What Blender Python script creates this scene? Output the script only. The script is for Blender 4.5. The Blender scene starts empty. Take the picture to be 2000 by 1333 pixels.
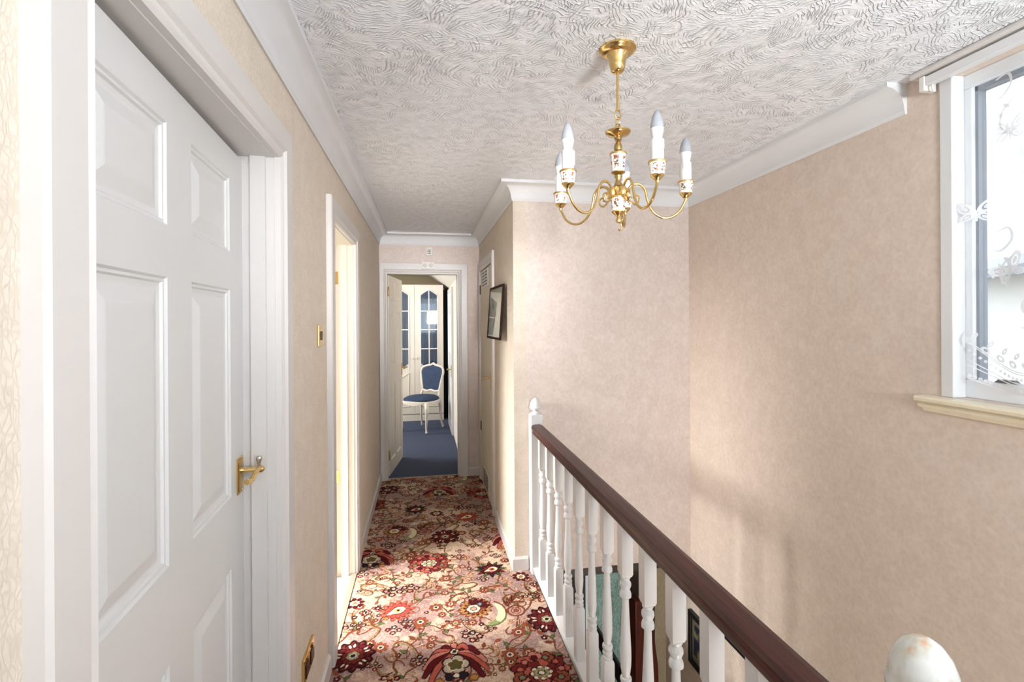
import bpy, bmesh, math, random
import numpy as np
from mathutils import Vector, Matrix
random.seed(7)
S = bpy.context.scene
COL = S.collection
PI = math.pi

# ------------------------------------------------------------------ camera
H = 1.53
cd = bpy.data.cameras.new('camera'); cam = bpy.data.objects.new('camera', cd); COL.objects.link(cam)
cd.sensor_fit = 'HORIZONTAL'; cd.sensor_width = 36.0; cd.lens = 36.0 * 950 / 2000
cd.shift_y = -41.54 / 2000; cd.clip_start = 0.02
YAW = math.radians(10.19); ROLL = math.radians(0.35)
fwd = Vector((math.sin(YAW), math.cos(YAW), 0)); rgt = Vector((math.cos(YAW), -math.sin(YAW), 0)); up = Vector((0, 0, 1))
R3 = Matrix((rgt, up, -fwd)).transposed().to_4x4()
cam.matrix_world = Matrix.Translation((0, 0, H)) @ R3 @ Matrix.Rotation(-ROLL, 4, 'Z')
S.camera = cam

# ------------------------------------------------------------------ world, lights, exposure
S.view_settings.view_transform = 'Standard'; S.view_settings.look = 'None'
S.view_settings.gamma = 1.0; S.view_settings.use_curve_mapping = False
S.view_settings.exposure = 0.29
w = bpy.data.worlds.new('sky'); S.world = w; w.use_nodes = True
nt = w.node_tree; bg = nt.nodes['Background']
tc = nt.nodes.new('ShaderNodeTexCoord'); sp = nt.nodes.new('ShaderNodeSeparateXYZ')
rp = nt.nodes.new('ShaderNodeValToRGB'); nt.links.new(tc.outputs['Generated'], sp.inputs[0]); nt.links.new(sp.outputs[2], rp.inputs[0])
rp.color_ramp.elements[0].position = 0.0; rp.color_ramp.elements[0].color = (0.86, 0.93, 1, 1)
rp.color_ramp.elements[1].position = 0.8; rp.color_ramp.elements[1].color = (0.80, 0.90, 1, 1)
nt.links.new(rp.outputs[0], bg.inputs[0]); bg.inputs[1].default_value = 2.5

def area(name, loc, rot, sx, sy, power, color=(1, 1, 1), portal=False, spread=180):
    l = bpy.data.lights.new(name, 'AREA'); l.shape = 'RECTANGLE'; l.size = sx; l.size_y = sy
    l.energy = power; l.color = color
    l.spread = math.radians(spread)
    if portal: l.cycles.is_portal = True
    o = bpy.data.objects.new(name, l); COL.objects.link(o); o.location = loc; o.rotation_euler = rot
    return o
area('portal_stair_window', (1.80, 0.36, 1.79), (0, PI/2, 0), 1.1, 1.9, 1, portal=True)
area('portal_back_window', (0.40, -1.72, 1.60), (PI/2, 0, 0), 1.5, 1.1, 1, portal=True)
# daylight entering the rooms beside and beyond the landing, just outside their windows
area('daylight_side_room', (-2.02, 2.46, 1.78), (0, -PI/2+math.radians(48), 0), 0.6, 0.56, 56, (0.98, 0.97, 0.94), spread=100)
area('daylight_bedroom', (-2.32, 6.40, 1.45), (0, -PI/2, 0), 1.1, 1.1, 62, (0.95, 0.96, 0.97))
area('flash_bounced_up', (1.00, -1.15, 1.55), (math.radians(155), 0, 0), 0.5, 0.4, 82, (0.86, 0.94, 1.0))
area('fill_forward', (0.30, -1.35, 1.62), (math.radians(93), 0, math.radians(2.5)), 0.4, 0.4, 3.6, (0.97, 0.96, 0.98), spread=26)  # narrow fill beam, added to brighten the far end of the passage
area('hall_fill', (1.0, 0.2, -1.5), (math.radians(165), 0, 0), 0.5, 0.5, 28, (1.0, 0.93, 0.84))  # unseen upward fill, added to brighten the lower stairwell walls

# ------------------------------------------------------------------ materials
def lin(c):
    return tuple(((v/255)/12.92 if v/255 <= .04045 else ((v/255+.055)/1.055)**2.4) for v in c)
def mat(name, c, rough=.5, metal=0, bump=None, vary=None, spec=None, stretch=(1, 1, 1), trans=0, alpha=1, coat=0):
    m = bpy.data.materials.new(name); m.use_nodes = True; n = m.node_tree; b = n.nodes['Principled BSDF']
    col = (*lin(c), 1)
    b.inputs['Base Color'].default_value = col; b.inputs['Roughness'].default_value = rough
    b.inputs['Metallic'].default_value = metal
    if spec is not None: b.inputs['Specular IOR Level'].default_value = spec
    if trans: b.inputs['Transmission Weight'].default_value = trans
    if alpha < 1: b.inputs['Alpha'].default_value = alpha
    if coat: b.inputs['Coat Weight'].default_value = coat
    if bump or vary:
        g = n.nodes.new('ShaderNodeTexCoord'); mp = n.nodes.new('ShaderNodeMapping'); mp.inputs['Scale'].default_value = stretch
        n.links.new(g.outputs['Object'], mp.inputs[0])
    if vary:
        sc, amt, c2 = vary
        t = n.nodes.new('ShaderNodeTexNoise'); t.inputs['Scale'].default_value = sc; t.inputs['Detail'].default_value = 4
        n.links.new(mp.outputs[0], t.inputs[0])
        r = n.nodes.new('ShaderNodeMapRange'); r.inputs[1].default_value = .38; r.inputs[2].default_value = .62; r.inputs[4].default_value = amt
        n.links.new(t.outputs[0], r.inputs[0])
        x = n.nodes.new('ShaderNodeMix'); x.data_type = 'RGBA'; x.inputs[6].default_value = col; x.inputs[7].default_value = (*lin(c2), 1)
        n.links.new(r.outputs[0], x.inputs[0]); n.links.new(x.outputs[2], b.inputs['Base Color'])
    if bump:
        sc, st, di = bump
        t = n.nodes.new('ShaderNodeTexNoise'); t.inputs['Scale'].default_value = sc; t.inputs['Detail'].default_value = 3
        n.links.new(mp.outputs[0], t.inputs[0])
        bp = n.nodes.new('ShaderNodeBump'); bp.inputs['Strength'].default_value = st; bp.inputs['Distance'].default_value = di
        n.links.new(t.outputs[0], bp.inputs['Height']); n.links.new(bp.outputs[0], b.inputs['Normal'])
    return m

def wallpaper(name, c1, c2, crackle=True, stretch=(1, 1, .55), amt=.5, bst=.35):
    """embossed vermicular wallpaper: small worm-like cells, slightly darker in the grooves, over soft blotches"""
    m = bpy.data.materials.new(name); m.use_nodes = True; n = m.node_tree; b = n.nodes['Principled BSDF']
    b.inputs['Roughness'].default_value = .75; b.inputs['Specular IOR Level'].default_value = .2
    g = n.nodes.new('ShaderNodeTexCoord'); mp = n.nodes.new('ShaderNodeMapping'); mp.inputs['Scale'].default_value = stretch
    n.links.new(g.outputs['Object'], mp.inputs[0])
    nz = n.nodes.new('ShaderNodeTexNoise'); nz.inputs['Scale'].default_value = 28; nz.inputs['Detail'].default_value = 2
    n.links.new(mp.outputs[0], nz.inputs[0])
    ad = n.nodes.new('ShaderNodeVectorMath'); ad.operation = 'MULTIPLY_ADD'
    n.links.new(nz.outputs['Color'], ad.inputs[0]); ad.inputs[1].default_value = (.03, .03, .03); n.links.new(mp.outputs[0], ad.inputs[2])
    v = n.nodes.new('ShaderNodeTexVoronoi'); v.feature = 'DISTANCE_TO_EDGE' if crackle else 'SMOOTH_F1'
    v.inputs['Scale'].default_value = 120 if crackle else 70
    n.links.new(ad.outputs[0], v.inputs['Vector'])
    r = n.nodes.new('ShaderNodeMapRange'); r.inputs[1].default_value = 0.02 if crackle else .1; r.inputs[2].default_value = .22 if crackle else .7
    n.links.new(v.outputs['Distance'], r.inputs[0])
    bl = n.nodes.new('ShaderNodeTexNoise'); bl.inputs['Scale'].default_value = 14; bl.inputs['Detail'].default_value = 5; bl.inputs['Roughness'].default_value = .7
    n.links.new(g.outputs['Object'], bl.inputs[0])
    r2 = n.nodes.new('ShaderNodeMapRange'); r2.inputs[1].default_value = .42; r2.inputs[2].default_value = .6
    n.links.new(bl.outputs[0], r2.inputs[0])
    mu = n.nodes.new('ShaderNodeMath'); mu.operation = 'MULTIPLY_ADD'; n.links.new(r.outputs[0], mu.inputs[0]); mu.inputs[1].default_value = .62
    m3 = n.nodes.new('ShaderNodeMath'); m3.operation = 'MULTIPLY'; n.links.new(r2.outputs[0], m3.inputs[0]); m3.inputs[1].default_value = .38
    n.links.new(m3.outputs[0], mu.inputs[2])
    x = n.nodes.new('ShaderNodeMix'); x.data_type = 'RGBA'; x.inputs[6].default_value = (*lin(c2), 1); x.inputs[7].default_value = (*lin(c1), 1)
    n.links.new(mu.outputs[0], x.inputs[0]); n.links.new(x.outputs[2], b.inputs['Base Color'])
    bp = n.nodes.new('ShaderNodeBump'); bp.inputs['Strength'].default_value = bst; bp.inputs['Distance'].default_value = .0012
    n.links.new(r.outputs[0], bp.inputs['Height']); n.links.new(bp.outputs[0], b.inputs['Normal'])
    return m

def artex(name, c):
    """comb-swirled textured ceiling plaster: arcs of ridges around scattered centres"""
    m = bpy.data.materials.new(name); m.use_nodes = True; n = m.node_tree; b = n.nodes['Principled BSDF']
    b.inputs['Base Color'].default_value = (*lin(c), 1); b.inputs['Roughness'].default_value = .3; b.inputs['Specular IOR Level'].default_value = .5
    def N(t, **k):
        o = n.nodes.new('ShaderNode'+t)
        for a, v in k.items(): setattr(o, a, v)
        return o
    g = N('TexCoord')
    heights = []
    for sc, freq, off, amp in ((4.5, 540, 0.0, 1.0), (8.0, 680, 3.7, .8)):
        of = N('VectorMath', operation='ADD'); n.links.new(g.outputs['Object'], of.inputs[0]); of.inputs[1].default_value = (off, off*.7, 0)
        nz = N('TexNoise'); nz.inputs['Scale'].default_value = 7; nz.inputs['Detail'].default_value = 3; n.links.new(of.outputs[0], nz.inputs[0])
        wv = N('VectorMath', operation='MULTIPLY_ADD'); n.links.new(nz.outputs['Color'], wv.inputs[0]); wv.inputs[1].default_value = (.10, .10, 0); n.links.new(of.outputs[0], wv.inputs[2])
        fl = N('VectorMath', operation='MULTIPLY'); n.links.new(wv.outputs[0], fl.inputs[0]); fl.inputs[1].default_value = (1, 1, 0)
        v = N('TexVoronoi'); v.inputs['Scale'].default_value = sc; v.inputs['Randomness'].default_value = 1; n.links.new(fl.outputs[0], v.inputs['Vector'])
        # shift the arc centre away from the cell centre, so the ridges read as fans
        sh = N('VectorMath', operation='MULTIPLY_ADD'); n.links.new(v.outputs['Color'], sh.inputs[0]); sh.inputs[1].default_value = (.5, .5, 0); sh.inputs[2].default_value = (-.25, -.25, 0)
        pc = N('VectorMath', operation='ADD'); n.links.new(v.outputs['Position'], pc.inputs[0]); n.links.new(sh.outputs[0], pc.inputs[1])
        d = N('VectorMath', operation='DISTANCE'); n.links.new(fl.outputs[0], d.inputs[0]); n.links.new(pc.outputs[0], d.inputs[1])
        s = N('Math', operation='MULTIPLY'); n.links.new(d.outputs['Value'], s.inputs[0]); s.inputs[1].default_value = freq
        si = N('Math', operation='SINE'); n.links.new(s.outputs[0], si.inputs[0])
        r = N('MapRange'); r.inputs[1].default_value = .30; r.inputs[2].default_value = 1; n.links.new(si.outputs[0], r.inputs[0])
        pw = N('Math', operation='POWER'); n.links.new(r.outputs[0], pw.inputs[0]); pw.inputs[1].default_value = 1.6
        mk = N('TexNoise'); mk.inputs['Scale'].default_value = 22; mk.inputs['Detail'].default_value = 3; n.links.new(of.outputs[0], mk.inputs[0])
        mr = N('MapRange'); mr.inputs[1].default_value = .45; mr.inputs[2].default_value = .62; mr.inputs[4].default_value = amp; n.links.new(mk.outputs[0], mr.inputs[0])
        mu = N('Math', operation='MULTIPLY'); n.links.new(pw.outputs[0], mu.inputs[0]); n.links.new(mr.outputs[0], mu.inputs[1])
        heights.append(mu)
    a = N('Math', operation='ADD'); n.links.new(heights[0].outputs[0], a.inputs[0]); n.links.new(heights[1].outputs[0], a.inputs[1])
    fz = N('TexNoise'); fz.inputs['Scale'].default_value = 60; fz.inputs['Detail'].default_value = 4; n.links.new(g.outputs['Object'], fz.inputs[0])
    a2 = N('Math', operation='MULTIPLY_ADD'); n.links.new(fz.outputs[0], a2.inputs[0]); a2.inputs[1].default_value = .7; n.links.new(a.outputs[0], a2.inputs[2])
    bp = N('Bump'); bp.inputs['Strength'].default_value = .85; bp.inputs['Distance'].default_value = .0068
    n.links.new(a2.outputs[0], bp.inputs['Height']); n.links.new(bp.outputs[0], b.inputs['Normal'])
    return m

M = {}
M['paper_left'] = wallpaper('paper_left', (222, 210, 196), (208, 195, 179))
M['paper'] = wallpaper('paper', (222, 209, 201), (207, 192, 182), crackle=False, stretch=(1, 1, .8), bst=.18)
M['paper_stair'] = wallpaper('paper_stair', (220, 205, 192), (206, 189, 175), crackle=False, stretch=(1, 1, .9), bst=.14)
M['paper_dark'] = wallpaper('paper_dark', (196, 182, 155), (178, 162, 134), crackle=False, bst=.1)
M['ceiling'] = artex('ceiling', (238, 238, 241))
M['white'] = mat('white_gloss', (220, 220, 220), .32, bump=(40, .05, .001))
M['door_white'] = mat('door_white', (212, 211, 209), .38, bump=(26, .35, .0008), stretch=(1, 1, .08))
M['cream'] = mat('cream_gloss', (217, 208, 194), .35)
M['casing'] = mat('casing_white', (208, 203, 199), .35, bump=(60, .06, .0006))
M['cove'] = mat('cove', (221, 221, 222), .6, vary=(3, .5, (214, 213, 213)))
M['brass'] = mat('brass', (222, 190, 128), .2, 1)
M['brass_dull'] = mat('brass_dull', (190, 160, 104), .3, 1)
M['dark_metal'] = mat('dark_metal', (60, 42, 30), .4, .6)
M['porcelain'] = None
M['candle'] = mat('candle', (232, 230, 226), .45)
M['bulb_base'] = mat('bulb_base', (232, 231, 230), .35)
M['bulb_glass'] = mat('bulb_glass', (150, 153, 158), .15, spec=.6, vary=(30, .4, (176, 178, 182)))
M['mahogany'] = mat('mahogany', (70, 28, 22), .40, bump=(90, .12, .0005), vary=(22, .9, (48, 18, 14)), stretch=(6, .35, 6))
M['mahogany_v'] = mat('mahogany_v', (92, 36, 24), .3, vary=(22, .9, (60, 22, 15)), stretch=(6, 6, .4))
M['blue_carpet'] = mat('blue_carpet', (78, 84, 104), .95, spec=.05, bump=(420, .5, .003), vary=(60, .5, (68, 73, 90)))
M['blue_fabric'] = mat('blue_fabric', (34, 50, 78), .8, bump=(300, .3, .001), vary=(25, .5, (46, 64, 94)))
M['curtain_blue'] = mat('curtain_blue', (120, 150, 176), .8, vary=(12, .6, (84, 108, 134)), stretch=(1, 1, .1))
M['navy'] = mat('navy', (30, 32, 46), .8)
M['wall_bed'] = mat('bedroom_wall', (196, 184, 152), .8)
M['wall_plain'] = mat('plain_wall', (222, 214, 202), .8)
M['vinyl'] = mat('vinyl_floor', (232, 230, 220), .4)
M['black'] = mat('black', (18, 18, 20), .4)
M['grey_pvc'] = mat('grey_pvc', (118, 124, 136), .4)
M['upvc'] = mat('upvc', (230, 233, 236), .3)
M['sill'] = mat('sill_cream', (232, 222, 198), .35, vary=(8, .5, (222, 208, 180)))
M['dark_wood'] = mat('dark_wood', (62, 50, 46), .4, vary=(14, .6, (44, 34, 32)), stretch=(4, 4, .4))
M['dark_floor'] = mat('hall_floor', (86, 70, 60), .8)
M['gilt'] = mat('gilt', (150, 140, 118), .45, .4)
M['plastic'] = mat('white_plastic', (222, 219, 213), .4)
M['slate'] = mat('slate_roof', (208, 209, 213), .8, vary=(2.5, .6, (192, 194, 200)))
M['render'] = mat('house_render', (240, 238, 232), .9)
M['ground'] = mat('ground', (120, 120, 112), .9)
M['door_edge'] = mat('sill_strip', (150, 142, 128), .5)

def special():
    # printed porcelain: white glaze with small rust, brown and green sprigs
    m = mat('porcelain', (246, 243, 236), .15); n = m.node_tree; b = n.nodes['Principled BSDF']
    g = n.nodes.new('ShaderNodeTexCoord')
    nz = n.nodes.new('ShaderNodeTexNoise'); nz.inputs['Scale'].default_value = 170; nz.inputs['Detail'].default_value = 3
    n.links.new(g.outputs['Object'], nz.inputs[0])
    att = n.nodes.new('ShaderNodeAttribute'); att.attribute_name = 'sprig'
    mk = n.nodes.new('ShaderNodeMapRange'); mk.inputs[1].default_value = .47; mk.inputs[2].default_value = .52; n.links.new(nz.outputs[0], mk.inputs[0])
    mu = n.nodes.new('ShaderNodeMath'); mu.operation = 'MULTIPLY'; n.links.new(mk.outputs[0], mu.inputs[0]); n.links.new(att.outputs['Fac'], mu.inputs[1])
    cr = n.nodes.new('ShaderNodeValToRGB'); e = cr.color_ramp.elements
    e[0].position = .40; e[0].color = (*lin((86, 92, 60)), 1); e[1].position = .6; e[1].color = (*lin((176, 84, 52)), 1)
    x = e.new(.5); x.color = (*lin((128, 66, 44)), 1)
    n2 = n.nodes.new('ShaderNodeTexNoise'); n2.inputs['Scale'].default_value = 90; n.links.new(g.outputs['Object'], n2.inputs[0]); n.links.new(n2.outputs[0], cr.inputs[0])
    mx = n.nodes.new('ShaderNodeMix'); mx.data_type = 'RGBA'; mx.inputs[6].default_value = (*lin((246, 243, 236)), 1)
    n.links.new(mu.outputs[0], mx.inputs[0]); n.links.new(cr.outputs[0], mx.inputs[7]); n.links.new(mx.outputs[2], b.inputs['Base Color'])
    M['porcelain'] = m
    # window glass: clear, slightly reflective, lets daylight straight through
    def thin(name, tint, gl):
        m = bpy.data.materials.new(name); m.use_nodes = True; n = m.node_tree; n.nodes.remove(n.nodes['Principled BSDF'])
        t = n.nodes.new('ShaderNodeBsdfTransparent'); t.inputs[0].default_value = (*tint, 1)
        s = n.nodes.new('ShaderNodeBsdfGlossy'); s.inputs['Roughness'].default_value = .02
        f = n.nodes.new('ShaderNodeFresnel'); f.inputs[0].default_value = 1.45
        q = n.nodes.new('ShaderNodeMath'); q.operation = 'MULTIPLY'; q.inputs[1].default_value = gl; n.links.new(f.outputs[0], q.inputs[0])
        x = n.nodes.new('ShaderNodeMixShader'); n.links.new(q.outputs[0], x.inputs[0]); n.links.new(t.outputs[0], x.inputs[1]); n.links.new(s.outputs[0], x.inputs[2])
        n.links.new(x.outputs[0], n.nodes['Material Output'].inputs[0]); return m
    M['glass'] = thin('window_glass', (.97, .98, .98), .8)
    M['cab_glass'] = thin('cabinet_glass', (.9, .93, .96), 2.6)
    M['pic_glass'] = thin('picture_glass', (.97, .97, .97), .35)
    # lace net
    def net(name, thr, amt):
        m = bpy.data.materials.new(name); m.use_nodes = True; n = m.node_tree; n.nodes.remove(n.nodes['Principled BSDF'])
        t = n.nodes.new('ShaderNodeBsdfTransparent'); d = n.nodes.new('ShaderNodeBsdfDiffuse'); d.inputs[0].default_value = (.9, .91, .93, 1)
        tl = n.nodes.new('ShaderNodeBsdfTranslucent'); tl.inputs[0].default_value = (.9, .91, .93, 1)
        a = n.nodes.new('ShaderNodeMixShader'); a.inputs[0].default_value = .14; n.links.new(d.outputs[0], a.inputs[1]); n.links.new(tl.outputs[0], a.inputs[2])
        x = n.nodes.new('ShaderNodeMixShader'); x.inputs[0].default_value = amt; n.links.new(t.outputs[0], x.inputs[1]); n.links.new(a.outputs[0], x.inputs[2])
        n.links.new(x.outputs[0], n.nodes['Material Output'].inputs[0]); return m
    M['net'] = net('net_mesh', 0, .14)
    M['lace'] = net('lace_thread', 0, .86)
    # frosted glass with an icy pattern
    m = bpy.data.materials.new('frosted_glass'); m.use_nodes = True; n = m.node_tree; b = n.nodes['Principled BSDF']
    g = n.nodes.new('ShaderNodeTexCoord'); mp = n.nodes.new('ShaderNodeMapping'); mp.inputs['Scale'].default_value = (1, 1, .5); n.links.new(g.outputs['Object'], mp.inputs[0])
    nz = n.nodes.new('ShaderNodeTexNoise'); nz.inputs['Scale'].default_value = 45; nz.inputs['Detail'].default_value = 5; nz.inputs['Distortion'].default_value = 2.5
    n.links.new(mp.outputs[0], nz.inputs[0])
    cr = n.nodes.new('ShaderNodeValToRGB'); e = cr.color_ramp.elements
    e[0].position = .38; e[0].color = (*lin((146, 164, 152)), 1); e[1].position = .62; e[1].color = (*lin((226, 236, 228)), 1)
    n.links.new(nz.outputs[0], cr.inputs[0]); n.links.new(cr.outputs[0], b.inputs['Base Color']); b.inputs['Roughness'].default_value = .3
    tl = n.nodes.new('ShaderNodeBsdfTranslucent'); n.links.new(cr.outputs[0], tl.inputs[0])
    x = n.nodes.new('ShaderNodeMixShader'); x.inputs[0].default_value = .6; n.links.new(b.outputs[0], x.inputs[1]); n.links.new(tl.outputs[0], x.inputs[2])
    n.links.new(x.outputs[0], n.nodes['Material Output'].inputs[0]); M['frosted'] = m
    # old white paint, chipped and yellowed
    m = mat('chipped_paint', (232, 232, 226), .22); n = m.node_tree; b = n.nodes['Principled BSDF']
    g = n.nodes.new('ShaderNodeTexCoord'); mp = n.nodes.new('ShaderNodeMapping'); mp.inputs['Scale'].default_value = (1, 1, .45); mp.inputs['Rotation'].default_value = (.5, .6, .3)
    n.links.new(g.outputs['Object'], mp.inputs[0])
    nz = n.nodes.new('ShaderNodeTexNoise'); nz.inputs['Scale'].default_value = 38; nz.inputs['Detail'].default_value = 3; n.links.new(mp.outputs[0], nz.inputs[0])
    cr = n.nodes.new('ShaderNodeValToRGB'); e = cr.color_ramp.elements
    e[0].position = .30; e[0].color = (*lin((186, 136, 100)), 1); e[1].position = .42; e[1].color = (*lin((186, 182, 168)), 1)
    y = e.new(.55); y.color = (*lin((200, 201, 197)), 1)
    n.links.new(nz.outputs[0], cr.inputs[0]); n.links.new(cr.outputs[0], b.inputs['Base Color'])
    bp = n.nodes.new('ShaderNodeBump'); bp.inputs['Strength'].default_value = .6; bp.inputs['Distance'].default_value = .002; n.links.new(nz.outputs[0], bp.inputs['Height']); n.links.new(bp.outputs[0], b.inputs['Normal'])
    M['chipped'] = m
    # prints
    def printm(name, cols, sc):
        m = mat(name, cols[0], .6); n = m.node_tree; b = n.nodes['Principled BSDF']
        g = n.nodes.new('ShaderNodeTexCoord'); nz = n.nodes.new('ShaderNodeTexNoise'); nz.inputs['Scale'].default_value = sc; nz.inputs['Detail'].default_value = 4
        n.links.new(g.outputs['Object'], nz.inputs[0]); cr = n.nodes.new('ShaderNodeValToRGB'); e = cr.color_ramp.elements
        e[0].position = .4; e[0].color = (*lin(cols[0]), 1); e[1].position = .62; e[1].color = (*lin(cols[-1]), 1)
        for i, c in enumerate(cols[1:-1]): q = e.new(.4+.22*(i+1)/(len(cols)-1)); q.color = (*lin(c), 1)
        n.links.new(nz.outputs[0], cr.inputs[0]); n.links.new(cr.outputs[0], b.inputs['Base Color']); return m
    M['print_pale'] = printm('print_pale', ((206, 202, 184), (222, 216, 200), (150, 158, 136)), 14)
    M['print_dark'] = printm('print_dark', ((28, 36, 62), (40, 52, 74), (150, 140, 96)), 16)
    M['mount'] = mat('mount', (188, 188, 176), .7)
special()
M['carpet'] = bpy.data.materials.new('floral_carpet'); M['carpet'].use_nodes = True
n = M['carpet'].node_tree; b = n.nodes['Principled BSDF']; b.inputs['Roughness'].default_value = .95; b.inputs['Specular IOR Level'].default_value = .05
a = n.nodes.new('ShaderNodeVertexColor'); a.layer_name = 'pattern'
g = n.nodes.new('ShaderNodeTexCoord'); t = n.nodes.new('ShaderNodeTexNoise'); t.inputs['Scale'].default_value = 380; t.inputs['Detail'].default_value = 2; n.links.new(g.outputs['Object'], t.inputs[0])
mr = n.nodes.new('ShaderNodeMapRange'); mr.inputs[1].default_value = .3; mr.inputs[2].default_value = .7; mr.inputs[3].default_value = .72; mr.inputs[4].default_value = 1.2; n.links.new(t.outputs[0], mr.inputs[0])
mx = n.nodes.new('ShaderNodeVectorMath'); mx.operation = 'SCALE'; n.links.new(a.outputs[0], mx.inputs[0]); n.links.new(mr.outputs[0], mx.inputs['Scale']); n.links.new(mx.outputs[0], b.inputs['Base Color'])
bp = n.nodes.new('ShaderNodeBump'); bp.inputs['Strength'].default_value = .5; bp.inputs['Distance'].default_value = .003; n.links.new(t.outputs[0], bp.inputs['Height']); n.links.new(bp.outputs[0], b.inputs['Normal'])

# ------------------------------------------------------------------ helpers
def BM(): return bmesh.new()
def box(bm, x0, x1, y0, y1, z0, z1, mtx=None):
    vs = [bm.verts.new((x, y, z)) for x in (x0, x1) for y in (y0, y1) for z in (z0, z1)]
    for f in ((0, 1, 3, 2), (4, 6, 7, 5), (0, 4, 5, 1), (2, 3, 7, 6), (0, 2, 6, 4), (1, 5, 7, 3)): bm.faces.new([vs[i] for i in f])
    if mtx is not None: bmesh.ops.transform(bm, matrix=mtx, verts=vs)
    return vs
def lathe(bm, prof, seg=20, cx=0, cy=0, mtx=None, sq=None, cap=True):
    """prof list of (r, z); sq = set of indices rendered square is not supported here"""
    rings = []; new = []
    for r, z in prof:
        ring = [bm.verts.new((cx+r*math.cos(2*PI*i/seg), cy+r*math.sin(2*PI*i/seg), z)) for i in range(seg)]
        rings.append(ring); new += ring
    for a_, b_ in zip(rings, rings[1:]):
        for i in range(seg):
            bm.faces.new((a_[i], a_[(i+1) % seg], b_[(i+1) % seg], b_[i]))
    if cap:
        bm.faces.new(rings[0][::-1]); bm.faces.new(rings[-1])
    if mtx is not None: bmesh.ops.transform(bm, matrix=mtx, verts=new)
    return new
def smooth_path(pts, n=6):
    pts = [Vector(p) for p in pts]; out = []
    for i in range(len(pts)-1):
        p0 = pts[max(i-1, 0)]; p1 = pts[i]; p2 = pts[i+1]; p3 = pts[min(i+2, len(pts)-1)]
        for k in range(n):
            t = k/n
            out.append(.5*((2*p1)+(p2-p0)*t+(2*p0-5*p1+4*p2-p3)*t*t+(3*p1-p0-3*p2+p3)*t**3))
    out.append(pts[-1]); return out
def tube(bm, pts, r, seg=10, closed=False, mtx=None, cap=True):
    pts = [Vector(p) for p in pts]; n_ = len(pts)
    rr = r if isinstance(r, (list, tuple)) else [r]*n_
    rings = []; new = []; prev = None
    for i, p in enumerate(pts):
        if closed: t = (pts[(i+1) % n_]-pts[i-1]).normalized()
        else: t = (pts[min(i+1, n_-1)]-pts[max(i-1, 0)]).normalized()
        if prev is None:
            a_ = Vector((0, 0, 1)) if abs(t.z) < .9 else Vector((1, 0, 0)); u = t.cross(a_).normalized()
        else:
            u = (prev - t*prev.dot(t)).normalized()
        prev = u; v_ = t.cross(u)
        ring = [bm.verts.new(p+rr[i]*(u*math.cos(2*PI*k/seg)+v_*math.sin(2*PI*k/seg))) for k in range(seg)]
        rings.append(ring); new += ring
    prs = list(zip(rings, rings[1:])) + ([(rings[-1], rings[0])] if closed else [])
    for a_, b_ in prs:
        for k in range(seg): bm.faces.new((a_[k], a_[(k+1) % seg], b_[(k+1) % seg], b_[k]))
    if not closed and cap: bm.faces.new(rings[0][::-1]); bm.faces.new(rings[-1])
    if mtx is not None: bmesh.ops.transform(bm, matrix=mtx, verts=new)
    return new
def prism(bm, poly, axis, a0, a1, mtx=None):
    """extrude polygon; axis 'x': poly=(y,z), 'y': poly=(x,z), 'z': poly=(x,y)"""
    def mk(p, a):
        return {'x': (a, p[0], p[1]), 'y': (p[0], a, p[1]), 'z': (p[0], p[1], a)}[axis]
    A = [bm.verts.new(mk(p, a0)) for p in poly]; B = [bm.verts.new(mk(p, a1)) for p in poly]
    n_ = len(poly)
    bm.faces.new(A[::-1]); bm.faces.new(B)
    for i in range(n_): bm.faces.new((A[i], A[(i+1) % n_], B[(i+1) % n_], B[i]))
    if mtx is not None: bmesh.ops.transform(bm, matrix=mtx, verts=A+B)
    return A+B
def obj(name, bm, m, parent=None, smooth=False, bevel=0, mtx=None):
    bmesh.ops.recalc_face_normals(bm, faces=bm.faces)
    me = bpy.data.meshes.new(name)
    bm.to_mesh(me); bm.free(); me.materials.append(M[m] if isinstance(m, str) else m)
    if smooth:
        for p in me.polygons: p.use_smooth = True
        try: me.set_sharp_from_angle(angle=math.radians(38))
        except Exception: pass
    o = bpy.data.objects.new(name, me); COL.objects.link(o)
    if mtx is not None: o.matrix_world = mtx
    if parent: o.parent = parent
    if bevel:
        md = o.modifiers.new('bevel', 'BEVEL'); md.width = bevel; md.segments = 2; md.limit_method = 'ANGLE'
        md.angle_limit = math.radians(40)
    return o
def tag(o, label, cat, group=None):
    o['label'] = label; o['category'] = cat
    if group: o['group'] = group
    return o
def empty(name, loc=(0, 0, 0), rz=0, parent=None):
    o = bpy.data.objects.new(name, None); COL.objects.link(o); o.location = loc; o.rotation_euler = (0, 0, rz); o.empty_display_size = .05
    if parent: o.parent = parent
    return o
def struct(o, label=None):
    o['kind'] = 'structure'
    if label: o['label'] = label
    return o
def sweep(bm, path, prof, inner=None):
    """sweep (out, z) profile along an XY polyline with mitred corners; interior on the right of travel"""
    P_ = [Vector((p[0], p[1])) for p in path]; rows = []
    for i, p in enumerate(P_):
        ns = []
        if i > 0: d = (p-P_[i-1]).normalized(); ns.append(Vector((d.y, -d.x)))
        if i < len(P_)-1: d = (P_[i+1]-p).normalized(); ns.append(Vector((d.y, -d.x)))
        if len(ns) == 2:
            mm = (ns[0]+ns[1]).normalized(); k = 1/mm.dot(ns[0]); mm = mm*k
        else: mm = ns[0]
        rows.append([bm.verts.new((p.x+mm.x*o_, p.y+mm.y*o_, z_)) for o_, z_ in prof])
    n_ = len(prof)
    for a_, b_ in zip(rows, rows[1:]):
        for k in range(n_): bm.faces.new((a_[k], a_[(k+1) % n_], b_[(k+1) % n_], b_[k]))
    bm.faces.new(rows[0][::-1]); bm.faces.new(rows[-1])

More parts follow.
